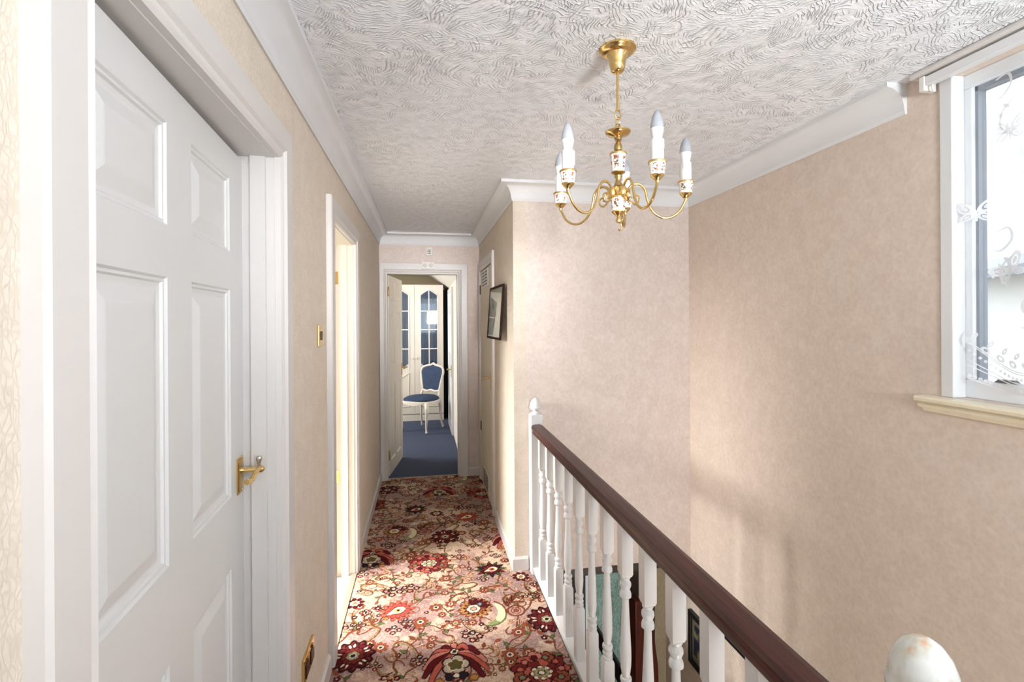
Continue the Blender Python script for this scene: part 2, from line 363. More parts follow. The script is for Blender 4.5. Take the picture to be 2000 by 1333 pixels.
XL, XC, XR = -.42, .53, 1.689       # left wall, corridor right wall, stair wall
YF, YL, YB = 4.75, 2.90, -1.60      # corridor end wall, landing end wall, wall behind the camera
ZC = 2.36
D1 = (.685, 1.49, 2.0); D2 = (2.33, 3.04, 1.985)

# ------------------------------------------------------------------ room shell
def wall_x(name, m, x0, x1, y0, y1, z0, z1, holes, label):
    bm = BM(); ys = y0
    for (a_, b_, za, zb) in sorted(holes):
        if a_ > ys: box(bm, x0, x1, ys, a_, z0, z1)
        if za > z0: box(bm, x0, x1, a_, b_, z0, za)
        if zb < z1: box(bm, x0, x1, a_, b_, zb, z1)
        ys = b_
    if ys < y1: box(bm, x0, x1, ys, y1, z0, z1)
    return struct(obj(name, bm, m), label)
def wall_y(name, m, y0, y1, x0, x1, z0, z1, holes, label):
    bm = BM(); xs = x0
    for (a_, b_, za, zb) in sorted(holes):
        if a_ > xs: box(bm, xs, a_, y0, y1, z0, z1)
        if za > z0: box(bm, a_, b_, y0, y1, z0, za)
        if zb < z1: box(bm, a_, b_, y0, y1, zb, z1)
        xs = b_
    if xs < x1: box(bm, xs, x1, y0, y1, z0, z1)
    return struct(obj(name, bm, m), label)

wall_x('wall_left', 'paper_left', XL-.10, XL, YB, YF, 0, ZC, [(D1[0], D1[1], 0, D1[2]), (D2[0], D2[1], 0, D2[2])], 'left landing wall in cream embossed wallpaper')
wall_y('wall_far', 'paper', YF, YF+.10, XL-.10, 1.3, 0, ZC, [(-.36, .325, 0, 1.985)], 'end wall of the passage around the bedroom doorway')
wall_x('wall_right', 'paper_left', XC, XC+.08, YL, YF, 0, ZC, [(3.76, 4.62, 0, 1.985)], 'right passage wall around the flush cupboard door')
wall_y('wall_landing', 'paper', YL, YL+.10, XC+.08, XR, -.02, ZC, [], 'pink beige papered wall above the stairwell')
bm = BM()
wall_x('wall_stair', 'paper_stair', XR, XR+.12, YB, 3.36, -2.6, ZC, [(-.60, 1.335, 1.268, 2.315)], 'tall right stairwell wall with the window')
wall_y('wall_back', 'paper', YB-.10, YB, XL-.10, XR+.12, -2.6, ZC, [(-.35, 1.15, 1.05, 2.15)], 'wall behind the camera with a window')
bm = BM(); box(bm, XL-.10, .70, YB, YL, -.22, 0); box(bm, XL-.10, XC+.10, YL, YF+.10, -.22, 0); box(bm, .70, XR, YB, -.3, -.22, 0)
struct(obj('floor', bm, 'dark_floor'), 'landing floor under the carpet')
bm = BM(); box(bm, XL-.10, XR+.12, YB-.1, YL+.1, ZC, ZC+.08); box(bm, XL-.1, XC+.8, YL+.1, YF+.1, ZC, ZC+.08)
struct(obj('ceiling', bm, 'ceiling'), 'white swirled textured plaster ceiling')
# coving
prof = [(0, 2.36), (0, 2.252), (.007, 2.250), (.009, 2.262)]
for i in range(9):
    t_ = i/8*PI/2
    prof.append((.011+.066*(1-math.cos(t_)), 2.264+.078*math.sin(t_)))
prof += [(.083, 2.343), (.083, 2.3585), (.083, 2.36)]
bm = BM(); sweep(bm, [(XL, YB), (XL, YF), (XC, YF), (XC, YL), (XR, YL), (XR, 1.45)], prof)
struct(obj('trim_1', bm, 'cove', smooth=True), 'white coving around the ceiling')
# thin fillet between ceiling and curtain track at the window
bm = BM(); box(bm, 1.635, XR, -.75, 1.40, 2.338, ZC); struct(obj('trim_2', bm, 'casing', bevel=.008), 'pale batten on the ceiling above the curtain track')
# baseboards
bp_ = [(0, 0), (0, .092), (.006, .092), (.014, .080), (.016, 0)]
def base(name, path, label, m='casing'):
    bm = BM(); sweep(bm, path, bp_); return struct(obj(name, bm, m), label)
base('baseboard_left', [(XL, YB), (XL, .575)], 'skirting on the left wall beside the camera')
base('baseboard_left', [(XL, 1.594), (XL, 2.208)], 'skirting between the two left doors')
base('baseboard_left', [(XL, 3.138), (XL, YF-.02)], 'skirting on the left wall at the end of the passage')
base('baseboard_far', [(.412, YF), (XC, YF)], 'short skirting right of the bedroom doorway')
base('baseboard_right', [(XC, 3.66), (XC, YL), (.612, YL)], 'skirting wrapping the passage corner')
# dark timber strip where the landing wall ends above the hall
bm = BM(); box(bm, .70, XR, YL-.004, YL+.10, -.065, -.02); struct(obj('trim_3', bm, 'dark_wood'), 'dark timber strip under the landing wall')
# hall ceiling + lower hall walls
bm = BM(); box(bm, .70, XR, YL+.10, 3.36, -.10, -.02); struct(obj('ceiling', bm, 'wall_plain'), 'ceiling of the hall below')
wall_y('wall_lower', 'paper_dark', 3.24, 3.36, .20, XR, -2.6, -.10, [(.82, 1.60, -2.6, -.17)], 'wall of the lower hall around the glazed door')
wall_x('wall_lower', 'paper_dark', .20, .30, YB, 3.24, -2.6, -.22, [], 'wall of the lower hall under the landing')
bm = BM(); box(bm, .2, XR, YB, 6, -2.7, -2.6); struct(obj('floor', bm, 'dark_floor'), 'floor of the lower hall')

# ------------------------------------------------------------------ carpets
def make_carpet():
    RES = .0036
    x0, x1, y0, y1 = XL, .70, .9, YF+.04
    nx = int((x1-x0)/RES)+1; ny = int((y1-y0)/RES)+1
    rng = np.random.RandomState(5)
    X, Y = np.meshgrid(x0+np.arange(nx)*RES, y0+np.arange(ny)*RES)
    def noise(sc, seed):
        r_ = np.random.RandomState(seed); gx = int((x1-x0)*sc)+4; gy = int((y1-y0)*sc)+4
        g_ = r_.rand(gy, gx); fx = (X-x0)*sc; fy = (Y-y0)*sc
        ix = fx.astype(int); iy = fy.astype(int); tx = fx-ix; ty = fy-iy; tx = tx*tx*(3-2*tx); ty = ty*ty*(3-2*ty)
        return (g_[iy, ix]*(1-tx)*(1-ty)+g_[iy, ix+1]*tx*(1-ty)+g_[iy+1, ix]*(1-tx)*ty+g_[iy+1, ix+1]*tx*ty)
    A = lambda *c: np.array(c, float)
    cream, mauve, pink = A(200, 176, 152), A(142, 112, 110), A(178, 142, 132)
    def mixc(a_, b_, t_): return a_*(1-t_[..., None])+b_*t_[..., None]
    n1 = noise(6, 1)*.55+noise(15, 2)*.3+noise(40, 3)*.15
    n2 = noise(9, 4)*.5+noise(25, 5)*.35+noise(70, 6)*.15
    t1 = np.clip((n1-.42)/.11, 0, 1); t2 = np.clip((n2-.42)/.16, 0, 1)
    img = mixc(np.broadcast_to(cream, X.shape+(3,)).copy(), np.broadcast_to(mauve, X.shape+(3,)), t1*.85)
    img = mixc(img, np.broadcast_to(pink, X.shape+(3,)), t2*.45)
    # fine tonal sprigs everywhere
    f1 = noise(55, 7); f2 = noise(90, 8)
    img = mixc(img, np.broadcast_to(A(128, 98, 84), X.shape+(3,)), (np.abs(f1-.5) < .035)*.42)
    img = mixc(img, np.broadcast_to(A(222, 204, 176), X.shape+(3,)), (np.abs(f2-.5) < .05)*.35)
    DK = A(44, 20, 20); RED = A(112, 40, 38); RUST = A(138, 72, 52); PINK = A(188, 116, 102); CRM = A(220, 206, 180); OCH = A(170, 120, 64)
    GRN = A(92, 100, 62); BRN = A(110, 60, 40); BLU = A(118, 138, 140); NAVY = A(38, 36, 44); WINE = A(88, 24, 30); SAL = A(172, 86, 72)
    def win(cx, cy, R):
        i0 = max(int((cx-R-x0)/RES), 0); i1 = min(int((cx+R-x0)/RES)+2, nx); j0 = max(int((cy-R-y0)/RES), 0); j1 = min(int((cy+R-y0)/RES)+2, ny)
        if i0 >= i1 or j0 >= j1: return None
        return slice(j0, j1), slice(i0, i1)
    def put(sl, mask, c, a_=1.):
        m_ = (mask*a_)[..., None]; img[sl] = img[sl]*(1-m_)+c*m_
    def petals(cx, cy, R, n_, rot, layers, sx=1, sy=1, pw=.6, dep=.32, ang=0):
        sl = win(cx, cy, R*1.15*max(sx, sy))
        if sl is None: return
        u = X[sl]-cx; v = Y[sl]-cy
        ca, sa = math.cos(ang), math.sin(ang); u, v = (u*ca+v*sa)/sx, (-u*sa+v*ca)/sy
        r = np.hypot(u, v)/R; th = np.arctan2(v, u)
        for k, (fr, c, oc) in enumerate(layers):
            edge = fr*((1-dep)+dep*np.abs(np.cos((th-rot-k*.35)*n_/2))**pw)
            put(sl, r < edge, oc); put(sl, r < edge*(.86 if R*fr > .03 else .7), c)
            if R*fr > .045:   # petal veins
                seam = np.abs(np.cos((th-rot-k*.35)*n_/2)) < .16
                put(sl, (r < edge*.9) & (r > edge*.45) & seam, oc, .8)
    def leaf(cx, cy, L, W, ang, c, oc, vein=True):
        sl = win(cx, cy, L*1.1)
        if sl is None: return
        u = X[sl]-cx; v = Y[sl]-cy; ca, sa = math.cos(ang), math.sin(ang); u, v = u*ca+v*sa, -u*sa+v*ca
        t_ = u/L; w_ = W*(1-t_*t_)*(1-.35*t_)
        ins = (np.abs(t_) < 1) & (np.abs(v) < w_)
        put(sl, ins, oc); put(sl, (np.abs(t_) < .9) & (np.abs(v) < w_*.68), c)
        if vein: put(sl, (np.abs(t_) < .85) & (np.abs(v) < RES*.6), oc)
    def ring(cx, cy, R, W, c, a0=-9, a1=9, sx=1, sy=1):
        sl = win(cx, cy, (R+W)*1.1*max(sx, sy))
        if sl is None: return
        u = (X[sl]-cx)/sx; v = (Y[sl]-cy)/sy; r = np.hypot(u, v); th = np.arctan2(v, u)
        put(sl, (np.abs(r-R) < W) & (th > a0) & (th < a1), c)
    def curve(pts, W, c):
        q = smooth_path([(p[0], p[1], 0) for p in pts], 8)
        for i in range(len(q)-1):
            a_, b_ = q[i], q[i+1]; L_ = (b_-a_).length; n_ = max(int(L_/(RES*.8)), 1)
            for k in range(n_):
                p = a_.lerp(b_, k/n_); ww = W*(1-.5*abs(2*i/len(q)-1))
                sl = win(p.x, p.y, ww+RES)
                if sl is None: continue
                put(sl, np.hypot(X[sl]-p.x, Y[sl]-p.y) < ww, c)
    def tear(cx, cy, R, ang, inner):
        sl = win(cx, cy, R*1.6)
        if sl is None: return
        u = X[sl]-cx; v = Y[sl]-cy; ca, sa = math.cos(ang), math.sin(ang); u, v = u*ca+v*sa, -u*sa+v*ca
        w_ = np.where(u > 0, np.sqrt(np.clip(1-(u/R)**2, 0, 1)), np.clip(1+u/(1.5*R), 0, 1))*R*.75
        ins = (u > -1.5*R) & (u < R)
        put(sl, ins & (np.abs(v) < w_*1.15), DK); put(sl, ins & (np.abs(v) < w_*.95), CRM)
        put(sl, (np.hypot(u, v) < R*.5), inner); put(sl, (np.hypot(u-.1*R, v) < R*.22), DK)
    # ---- motifs, around a base position
    def m1(x, y, s=1):     # wine rosette with paired white buds
        petals(x, y, .145*s, 12, .1, [(1, RED, DK), (.86, WINE, DK), (.58, RED, DK)], sy=1.1)
        petals(x, y, .05*s, 6, .3, [(1, A(150, 140, 110), DK), (.5, NAVY, CRM)])
        for k in range(5):
            t_ = k*2*PI/5+.5
            for d_ in (-.16, .16): leaf(x+.093*s*math.cos(t_+d_), y+.1*s*math.sin(t_+d_), .02*s, .010*s, t_+d_, CRM, DK, False)
    def m2(x, y, s=1):     # plumed palmette, salmon feathers around a pale heart
        for k in range(11):
            t_ = PI*(.5)+(k-5)*.44
            L_ = .15*s; a_ = [(x+.02*math.cos(t_), y+.06*s+.02*math.sin(t_)), (x+.11*s*math.cos(t_), y+.02*s+.10*s*math.sin(t_)), (x+(.17*s)*math.cos(t_)*1.0, y-.03*s+.14*s*math.sin(t_)-.05*s*abs(math.cos(t_)))]
            curve(a_, .024*s, DK); curve(a_, .017*s, (WINE, SAL, PINK)[k % 3])
        petals(x, y-.04*s, .075*s, 5, 0, [(1, A(186, 166, 148), DK), (.6, A(96, 84, 50), CRM)], sx=1.1, sy=1.1)
        petals(x+.0, y+.065*s, .03*s, 4, .3, [(1, CRM, DK), (.45, DK, DK)])
        for d_ in (-1, 1): petals(x+d_*.035*s, y-.125*s, .032*s, 3, .2, [(1, NAVY, DK)])
        petals(x, y-.12*s, .022*s, 4, 0, [(1, CRM, DK)]); petals(x-.09*s, y-.15*s, .03*s, 5, 0, [(1, OCH, BRN)]); petals(x+.09*s, y-.15*s, .03*s, 5, 0, [(1, OCH, BRN)])
    def m3(x, y, s=1):     # big layered peony
        for k in range(11):
            t_ = k*2*PI/11
            petals(x+.105*s*math.cos(t_), y+.10*s*math.sin(t_), .052*s, 5, t_, [(1, (SAL, RED, RUST, PINK)[k % 4], DK), (.45, (PINK, SAL, A(120, 110, 90), WINE)[k % 4], DK)])
        for k in range(7):
            t_ = k*2*PI/7+.4
            petals(x+.05*s*math.cos(t_), y+.05*s*math.sin(t_), .042*s, 5, t_, [(1, (RED, SAL)[k % 2], DK)])
        petals(x, y-.01, .055*s, 8, 0, [(1, CRM, DK), (.7, A(150, 146, 110), BRN), (.35, CRM, DK)], sx=1.2)
    def m4(x, y, s=1):     # ochre sunflower, dark above, white eye
        petals(x, y, .125*s, 14, 0, [(1, OCH, BRN), (.7, RUST, DK)], dep=.42)
        for k in range(5):
            t_ = .2+k*.42; leaf(x+.08*s*math.cos(t_), y+.085*s*math.sin(t_), .045*s, .020*s, t_, WINE, DK)
        petals(x-.015*s, y-.005*s, .055*s, 6, 0, [(1, CRM, DK), (.5, A(176, 150, 124), BRN)], dep=.18)
        petals(x+.035*s, y+.045*s, .022*s, 4, 0, [(1, BLU, NAVY)])
    def m5(x, y, s=1):     # dark flower in green leaves with a white drop
        for k in range(12):
            t_ = k*2*PI/12; leaf(x+.095*s*math.cos(t_), y+.09*s*math.sin(t_), .052*s, .022*s, t_, (GRN, NAVY, A(70, 82, 48), RED)[k % 4], DK)
        petals(x, y, .09*s, 9, .2, [(1, WINE, DK), (.8, RED, DK)])
        tear(x+.01*s, y, .05*s, .35, A(170, 84, 60))
    def m6(x, y, s=1):     # small red flower, white heart
        petals(x, y, .066*s, 8, .2, [(1, WINE, DK), (.6, CRM, DK), (.28, OCH, BRN)], dep=.4)
    def m7(x, y, s=1):     # orange and red blossom with a white drop
        petals(x, y, .12*s, 13, .1, [(1, A(170, 98, 82), RUST), (.8, A(158, 74, 62), RED)], dep=.38)
        tear(x, y, .052*s, .5, A(206, 170, 110)); petals(x-.07*s, y-.075*s, .02*s, 4, 0, [(1, OCH, BRN)])
    def m8(x, y, s=1):     # thistle scroll
        ring(x, y, .052*s, .006, BRN); ring(x, y, .030*s, .004, RUST); petals(x, y, .02*s, 5, 0, [(1, RUST, WINE)])
        curve([(x+.04*s, y-.03*s), (x+.09*s, y+.03*s), (x+.12*s, y+.09*s), (x+.17*s, y+.10*s), (x+.165*s, y+.06*s)], .007, BRN)
        for k in range(4): leaf(x-.05*s+.022*s*k, y+.09*s+.02*s*k, .045*s, .014*s, 1.9-.25*k, (BRN, RUST)[k % 2], DK)
        curve([(x, y-.05*s), (x-.01*s, y-.10*s), (x-.03*s, y-.16*s)], .006, BRN)
        for t_ in (-2.6, -1.6, -.6): leaf(x+.035*s*math.cos(t_), y-.085*s+.03*s*math.sin(t_), .028*s, .013*s, t_, A(206, 172, 150), BRN)
    def m9(x, y, s=1, f=1):  # crescent leaf, cream turning green
        for k in range(40):
            t_ = -1.9+k/39*3.0
            ww = .030*s*math.sin((k+1)/41*PI)**.7
            cx_, cy_ = x+f*.075*s*math.cos(t_), y+.10*s*math.sin(t_)
            sl = win(cx_, cy_, ww+RES)
            if sl is None: continue
            put(sl, np.hypot(X[sl]-cx_, Y[sl]-cy_) < ww, A(206, 196, 160) if k > 14 else A(130, 138, 90))
        for k in range(60):
            t_ = -1.95+k/59*3.1; cx_, cy_ = x+f*.098*s*math.cos(t_), y+.125*s*math.sin(t_)
            sl = win(cx_, cy_, .006)
            if sl: put(sl, np.hypot(X[sl]-cx_, Y[sl]-cy_) < .0052, GRN if k < 34 else BRN)
    def m10(x, y, s=1, a_=0):  # paisley outline
        pts = [(-.12, -.03), (-.05, -.05), (.03, -.04), (.08, 0), (.05, .04), (0, .035), (-.04, .05), (-.03, .08), (.02, .09)]
        ca, sa = math.cos(a_), math.sin(a_)
        curve([(x+s*(p*ca-q*sa), y+s*(p*sa+q*ca)) for p, q in pts], .0062, BRN)
        curve([(x+s*((p*.9)*ca-(q+.012)*sa), y+s*((p*.9)*sa+(q+.012)*ca)) for p, q in pts[:5]], .004, A(120, 116, 70))
    def m11(x, y, s=1):    # sprig of tiny dark flowers
        for dx, dy, c in ((-.04, .01, WINE), (0, .03, NAVY), (.035, -.005, WINE), (-.005, -.03, RED)):
            petals(x+dx*s, y+dy*s, .023*s, 5, dx*40, [(1, c, DK), (.4, PINK, CRM)])
    def m12(x, y, s=1):    # pinkish small daisy
        petals(x, y, .042*s, 8, .1, [(1, RUST, BRN), (.62, A(214, 160, 132), BRN), (.34, NAVY, CRM)], dep=.35)
    def m13(x, y, s=1, a_=0):  # twig with leaves
        ca, sa = math.cos(a_), math.sin(a_)
        T_ = lambda p, q: (x+s*(p*ca-q*sa), y+s*(p*sa+q*ca))
        curve([T_(-.10, 0), T_(-.03, .02), T_(.04, 0), T_(.10, .03)], .0048, BRN)
        for p, q, t_, c in ((-.06, .03, 1.2, GRN), (-.02, -.01, -1, A(188, 150, 130)), (.03, .03, 1.1, BRN), (.06, -.01, -.9, GRN), (.11, .035, .3, RUST)):
            cx_, cy_ = T_(p, q); leaf(cx_, cy_, .024*s, .011*s, t_+a_, c, DK if c is GRN else BRN, False)
    fns = [(m10, .130, 2.821, 1, .2), (m9, .325, 2.50, .85, 1), (m13, .30, 2.70, 1, .1), (m13, -.05, 2.33, 1.1, 1.2), (m13, .43, 2.27, 1, .8), (m13, -.28, 2.50, 1, .4),
           (m13, .18, 2.95, 1, 2.2), (m13, .05, 2.42, .9, -.4), (m10, -.10, 2.28, 1, 1.9), (m13, .60, 2.20, 1, 1.8), (m13, .48, 2.70, .9, 2.4), (m10, -.30, 2.86, .9, 2.6), (m13, .02, 2.70, .9, .7),
           (m11, -.181, 2.795), (m11, -.085, 2.815, .9), (m12, -.03, 2.49), (m12, .05, 2.60, .9), (m11, .22, 2.33, .9), (m12, .372, 2.171), (m12, .44, 2.32, .9), (m12, .53, 2.36, .7), (m12, -.21, 2.33, .9),
           (m12, .08, 2.53, .6), (m12, .62, 2.72, .8), (m11, .60, 2.62, .6), (m12, -.32, 2.92, .7), (m11, -.31, 2.62, .6), (m12, .22, 3.0, .6), (m12, -.10, 2.95, .55), (m12, .02, 2.3, .6), (m11, -.03, 2.21, .7),
           (m8, .461, 2.494, .85), (m6, .55, 2.819, .8), (m4, .255, 2.555, .74), (m7, -.148, 2.609, .78), (m5, .386, 2.934, .70), (m1, .600, 2.395, .70), (m3, .486, 2.045, .86), (m2, .125, 2.185, .82)]
    v1 = (-.467, 1.045); wv = (.928, .10)
    def m14(x, y, s=1, a_=0):   # curled tonal acanthus
        ca, sa = math.cos(a_), math.sin(a_)
        for k in range(6):
            t_ = a_+k*.5; leaf(x+.035*s*math.cos(t_)+.01*k*ca, y+.035*s*math.sin(t_)+.01*k*sa, .030*s, .010*s, t_+.4, (A(202, 178, 152), A(176, 140, 126), A(188, 150, 110))[k % 3], A(132, 84, 62), False)
        ring(x, y, .030*s, .0028, A(120, 70, 50), a0=-2.6, a1=1.8)
    def m15(x, y, s=1):
        petals(x, y, .024*s, 5, x*30, [(1, (RED, RUST, WINE)[int(abs(x*97)) % 3], DK), (.42, CRM, DK)])
    rf = random.Random(11); big = [f for f in fns if f[0] in (m1, m2, m3, m4, m5, m7, m8)]
    fill = []
    for _ in range(230):
        a_, b_ = rf.random(), rf.random()
        x_, y_ = .1+a_*v1[0]+b_*wv[0], 2.0+a_*v1[1]+b_*wv[1]
        ok = all(math.hypot(x_+i*v1[0]+j*wv[0]-g_[1], y_+i*v1[1]+j*wv[1]-g_[2]) > .085 for g_ in big for i in (-1, 0, 1) for j in (-1, 0, 1))
        if not ok: continue
        kd = rf.choice((m14, m14, m14, m13, m15, m15, m12, m10, m11))
        if kd in (m14, m13, m10): fill.append((kd, x_, y_, rf.uniform(.55, 1.0), rf.uniform(0, 6.28)))
        else: fill.append((kd, x_, y_, rf.uniform(.45, .8)))
    fns = fill + fns
    for f in fns:
        for i in range(-2, 4):
            for j in range(-3, 4):
                cx, cy = f[1]+i*v1[0]+j*wv[0], f[2]+i*v1[1]+j*wv[1]
                if cx < x0-.25 or cx > x1+.25 or cy < y0-.3 or cy > y1+.3: continue
                f[0](cx, cy, *f[3:])
    gr = noise(140, 31)*.5+noise(260, 32)*.5
    img *= (0.88+.24*gr)[..., None]
    img = np.clip(img, 0, 255)/255
    linr = np.where(img <= .04045, img/12.92, ((img+.055)/1.055)**2.4)
    # mesh grid
    hz = .012+.0012*noise(120, 41)
    keep = ~((X > XC-.002) & (Y > YL-.002))
    co = np.stack([X, Y, hz], -1).reshape(-1, 3)
    idx = np.arange(nx*ny).reshape(ny, nx)
    q = np.stack([idx[:-1, :-1], idx[:-1, 1:], idx[1:, 1:], idx[1:, :-1]], -1)
    ck = keep[:-1, :-1] & keep[1:, 1:] & keep[:-1, 1:] & keep[1:, :-1] & ((X < .634) & (np.ones_like(X) > 0))[:-1, 1:]
    q = q[ck]
    used = np.zeros(nx*ny, bool); used[q.ravel()] = True
    remap = np.cumsum(used)-1; co = co[used]; q = remap[q]; cc = linr.reshape(-1, 3)[used]
    me = bpy.data.meshes.new('floral_carpet')
    me.vertices.add(len(co)); me.vertices.foreach_set('co', co.astype(np.float32).ravel())
    me.loops.add(q.size); me.loops.foreach_set('vertex_index', q.astype(np.int32).ravel())
    me.polygons.add(len(q)); me.polygons.foreach_set('loop_start', np.arange(0, q.size, 4, dtype=np.int32))
    try: me.polygons.foreach_set('loop_total', np.full(len(q), 4, dtype=np.int32))
    except Exception: pass
    me.update(calc_edges=True); me.validate()
    at = me.color_attributes.new('pattern', 'FLOAT_COLOR', 'POINT')
    at.data.foreach_set('color', np.concatenate([cc, np.ones((len(cc), 1))], 1).astype(np.float32).ravel())
    me.materials.append(M['carpet'])
    o = bpy.data.objects.new('fitted_carpet', me); COL.objects.link(o)
    return o
tag(make_carpet(), 'fitted carpet with red, pink and ochre flowers on beige, along the landing', 'carpet')
bm = BM(); box(bm, -2.2, .37, YF+.045, 8.1, 0, .010); tag(obj('fitted_carpet', bm, 'blue_carpet'), 'plain dark blue carpet in the bedroom at the end', 'carpet')
bm = BM(); box(bm, -.36, .325, YF+.03, YF+.05, 0, .016); struct(obj('trim_4', bm, 'door_edge'), 'metal threshold strip at the bedroom doorway')
bm = BM(); box(bm, XL-.02, XL+.012, D2[0], D2[1], 0, .018); struct(obj('trim_5', bm, 'door_edge'), 'threshold strip at the second left doorway')

bm = BM(); box(bm, XL-.12, XL-.02, D2[0], D2[1], 0, .008); struct(obj('trim_6', bm, 'vinyl'), 'white floor under the second left doorway')
# ------------------------------------------------------------------ doors
def arch_profile(wd, th):
    """moulded architrave section across its width: (across, out)"""
    return [(0, 0), (0, th*.62), (.008, th*.8), (.014, th*.62), (.022, th*.70), (.030, th), (wd-.006, th), (wd, th*.8), (wd, 0)]
def casing_x(bm, x, s, y0, y1, zt, wd=.09, th=.025, near=True, far=True):
    """architrave on a wall face x, standing out in direction s; inner opening y0..y1, top zt"""
    pr = arch_profile(wd, th)
    path = [(y0, 0), (y0, zt), (y1, zt), (y1, 0)]
    rows = []
    for (yy, zz), (dy, dz) in zip(path, ((-1, 0), (-1, 1), (1, 1), (1, 0))):
        rows.append([bm.verts.new((x+s*o_, yy+dy*a_, zz+dz*a_)) for a_, o_ in pr])
    n_ = len(pr)
    for a_, b_ in zip(rows, rows[1:]):
        for k in range(n_): bm.faces.new((a_[k], a_[(k+1) % n_], b_[(k+1) % n_], b_[k]))
    bm.faces.new(rows[0]); bm.faces.new(rows[-1][::-1])
def casing_y(bm, y, s, x0, x1, zt, wl=.09, wr=.09, wt=.095, th=.022):
    rows = []
    for (xx, zz), (dx, dz, w_) in zip([(x0, 0), (x0, zt), (x1, zt), (x1, 0)], ((-1, 0, wl), (-1, 1, wl), (1, 1, wr), (1, 0, wr))):
        pr = arch_profile(.09, th)
        rows.append([bm.verts.new((xx+dx*a_*w_/.09, y+s*o_, zz+dz*a_*wt/.09)) for a_, o_ in pr])
    n_ = len(rows[0])
    for a_, b_ in zip(rows, rows[1:]):
        for k in range(n_): bm.faces.new((a_[k], a_[(k+1) % n_], b_[(k+1) % n_], b_[k]))
    bm.faces.new(rows[0]); bm.faces.new(rows[-1][::-1])
def panel_leaf(W, Ht, cols, rows, th=.035):
    """leaf with recessed, raised-and-fielded panels on both faces. local: x 0..W, y 0..th (front at y=0), z 0..Ht"""
    bm = BM()
    xs = sorted({0, W} | {c for p in cols for c in p}); zs = sorted({0, Ht} | {r for p in rows for r in p})
    for side in (0, 1):
        yf = 0 if side == 0 else th; sgn = 1 if side == 0 else -1
        grid = {}
        for x_ in xs:
            for z_ in zs: grid[(x_, z_)] = bm.verts.new((x_, yf, z_))
        for i in range(len(xs)-1):
            for k in range(len(zs)-1):
                q = [grid[(xs[i], zs[k])], grid[(xs[i+1], zs[k])], grid[(xs[i+1], zs[k+1])], grid[(xs[i], zs[k+1])]]
                if (xs[i], xs[i+1]) in cols and (zs[k], zs[k+1]) in rows:
                    prev = q; a0, a1, b0, b1 = xs[i], xs[i+1], zs[k], zs[k+1]
                    for ins, dep in ((.004, .0045), (.009, .0045), (.012, .009), (.020, .0105), (.024, .0105), (.050, .003), (.053, .0025)):
                        cur = [bm.verts.new((px, yf+sgn*dep, pz)) for px, pz in ((a0+ins, b0+ins), (a1-ins, b0+ins), (a1-ins, b1-ins), (a0+ins, b1-ins))]
                        for e in range(4): bm.faces.new((prev[e], prev[(e+1) % 4], cur[(e+1) % 4], cur[e]))
                        prev = cur
                    bm.faces.new(prev)
                else: bm.faces.new(q)
    vs = [bm.verts.new((x_, y_, z_)) for x_ in (0, W) for y_ in (0, th) for z_ in (0, Ht)]
    for f in ((0, 1, 3, 2), (4, 6, 7, 5), (0, 2, 6, 4), (1, 5, 7, 3)): bm.faces.new([vs[i] for i in f])
    return bm
def lever(parent, loc, mtx, plate=(.042, .10), m='brass', flip=1, drop=0):
    """lever handle with backplate. local: plate in XZ, -y out of the door, lever toward -x*flip"""
    w_, h_ = plate
    bm = BM(); box(bm, -w_/2, w_/2, -.004, 0, -h_*.62, h_*.38)
    box(bm, -w_/2+.005, w_/2-.005, -.006, -.004, -h_*.62+.006, h_*.38-.006)
    for zz in (-h_*.52, h_*.28): lathe(bm, [(.003, 0), (.003, .002)], 8, mtx=Matrix.Translation((0, -.006, zz)) @ Matrix.Rotation(PI/2, 4, 'X'))
    pl = obj('backplate', bm, m, parent, bevel=.001); pl.matrix_local = mtx
    bm = BM()
    lathe(bm, [(.011, 0), (.009, .006), (.0075, .014), (.0075, .042), (.010, .045), (.010, .056), (.006, .062), (.002, .064)], 14, mtx=Matrix.Rotation(PI/2, 4, 'X'))
    tube(bm, smooth_path([(0, -.050, 0), (-flip*.02, -.052, .006), (-flip*.045, -.052, .003), (-flip*.075, -.050, -.006), (-flip*.10, -.044, -.004)], 5),
         [.0075]*6+[.0065]*6+[.006]*5+[.0075]*4, 10)
    lv = obj('door_handle', bm, m, parent, smooth=True); lv.matrix_local = mtx
def hinge(parent, x, y, z, m='brass', h_=.075, r=.006, plate=None):
    bm = BM(); lathe(bm, [(r*.8, -h_/2-.004), (r, -h_/2), (r, h_/2), (r*.8, h_/2+.004)], 10, x, y, mtx=Matrix.Translation((0, 0, z)))
    if plate: box(bm, *plate, z-h_/2, z+h_/2)
    return obj('hinge', bm, m, parent, smooth=True)

# door 1: white six-panel door, left foreground, slightly ajar
d = empty('door_1'); struct(d, 'white six-panel door in the left foreground, slightly ajar')
bm = BM(); casing_x(bm, XL, 1, D1[0]+.006, D1[1], D1[2], .094, .026)
obj('door_casing', bm, 'casing', d)
bm = BM()
t_ = .022
box(bm, XL-.12, XL, D1[0]-.001, D1[0]+.003, 0, D1[2]); box(bm, XL-.12, XL, D1[1]-.003, D1[1]+.001, 0, D1[2]); box(bm, XL-.12, XL, D1[0]+.003, D1[1]-.003, D1[2]-.003, D1[2]+.001)
box(bm, XL-.062, XL-.022, D1[1]-.014, D1[1]-.003, 0, D1[2]-.003)        # stop, latch side
obj('door_jamb', bm, 'casing', d)
a_ = math.radians(3.9)
hx, hy = -.4525, .700     # hinge foot on the leaf's front face
rows = ((.13, .885-.008), (1.07-.008, 1.612-.008), (1.71-.008, 1.903-.008)); 
W1 = .802; c1 = ((.060, .312), (.427, .680))
bm = panel_leaf(W1, 1.975, c1, rows)
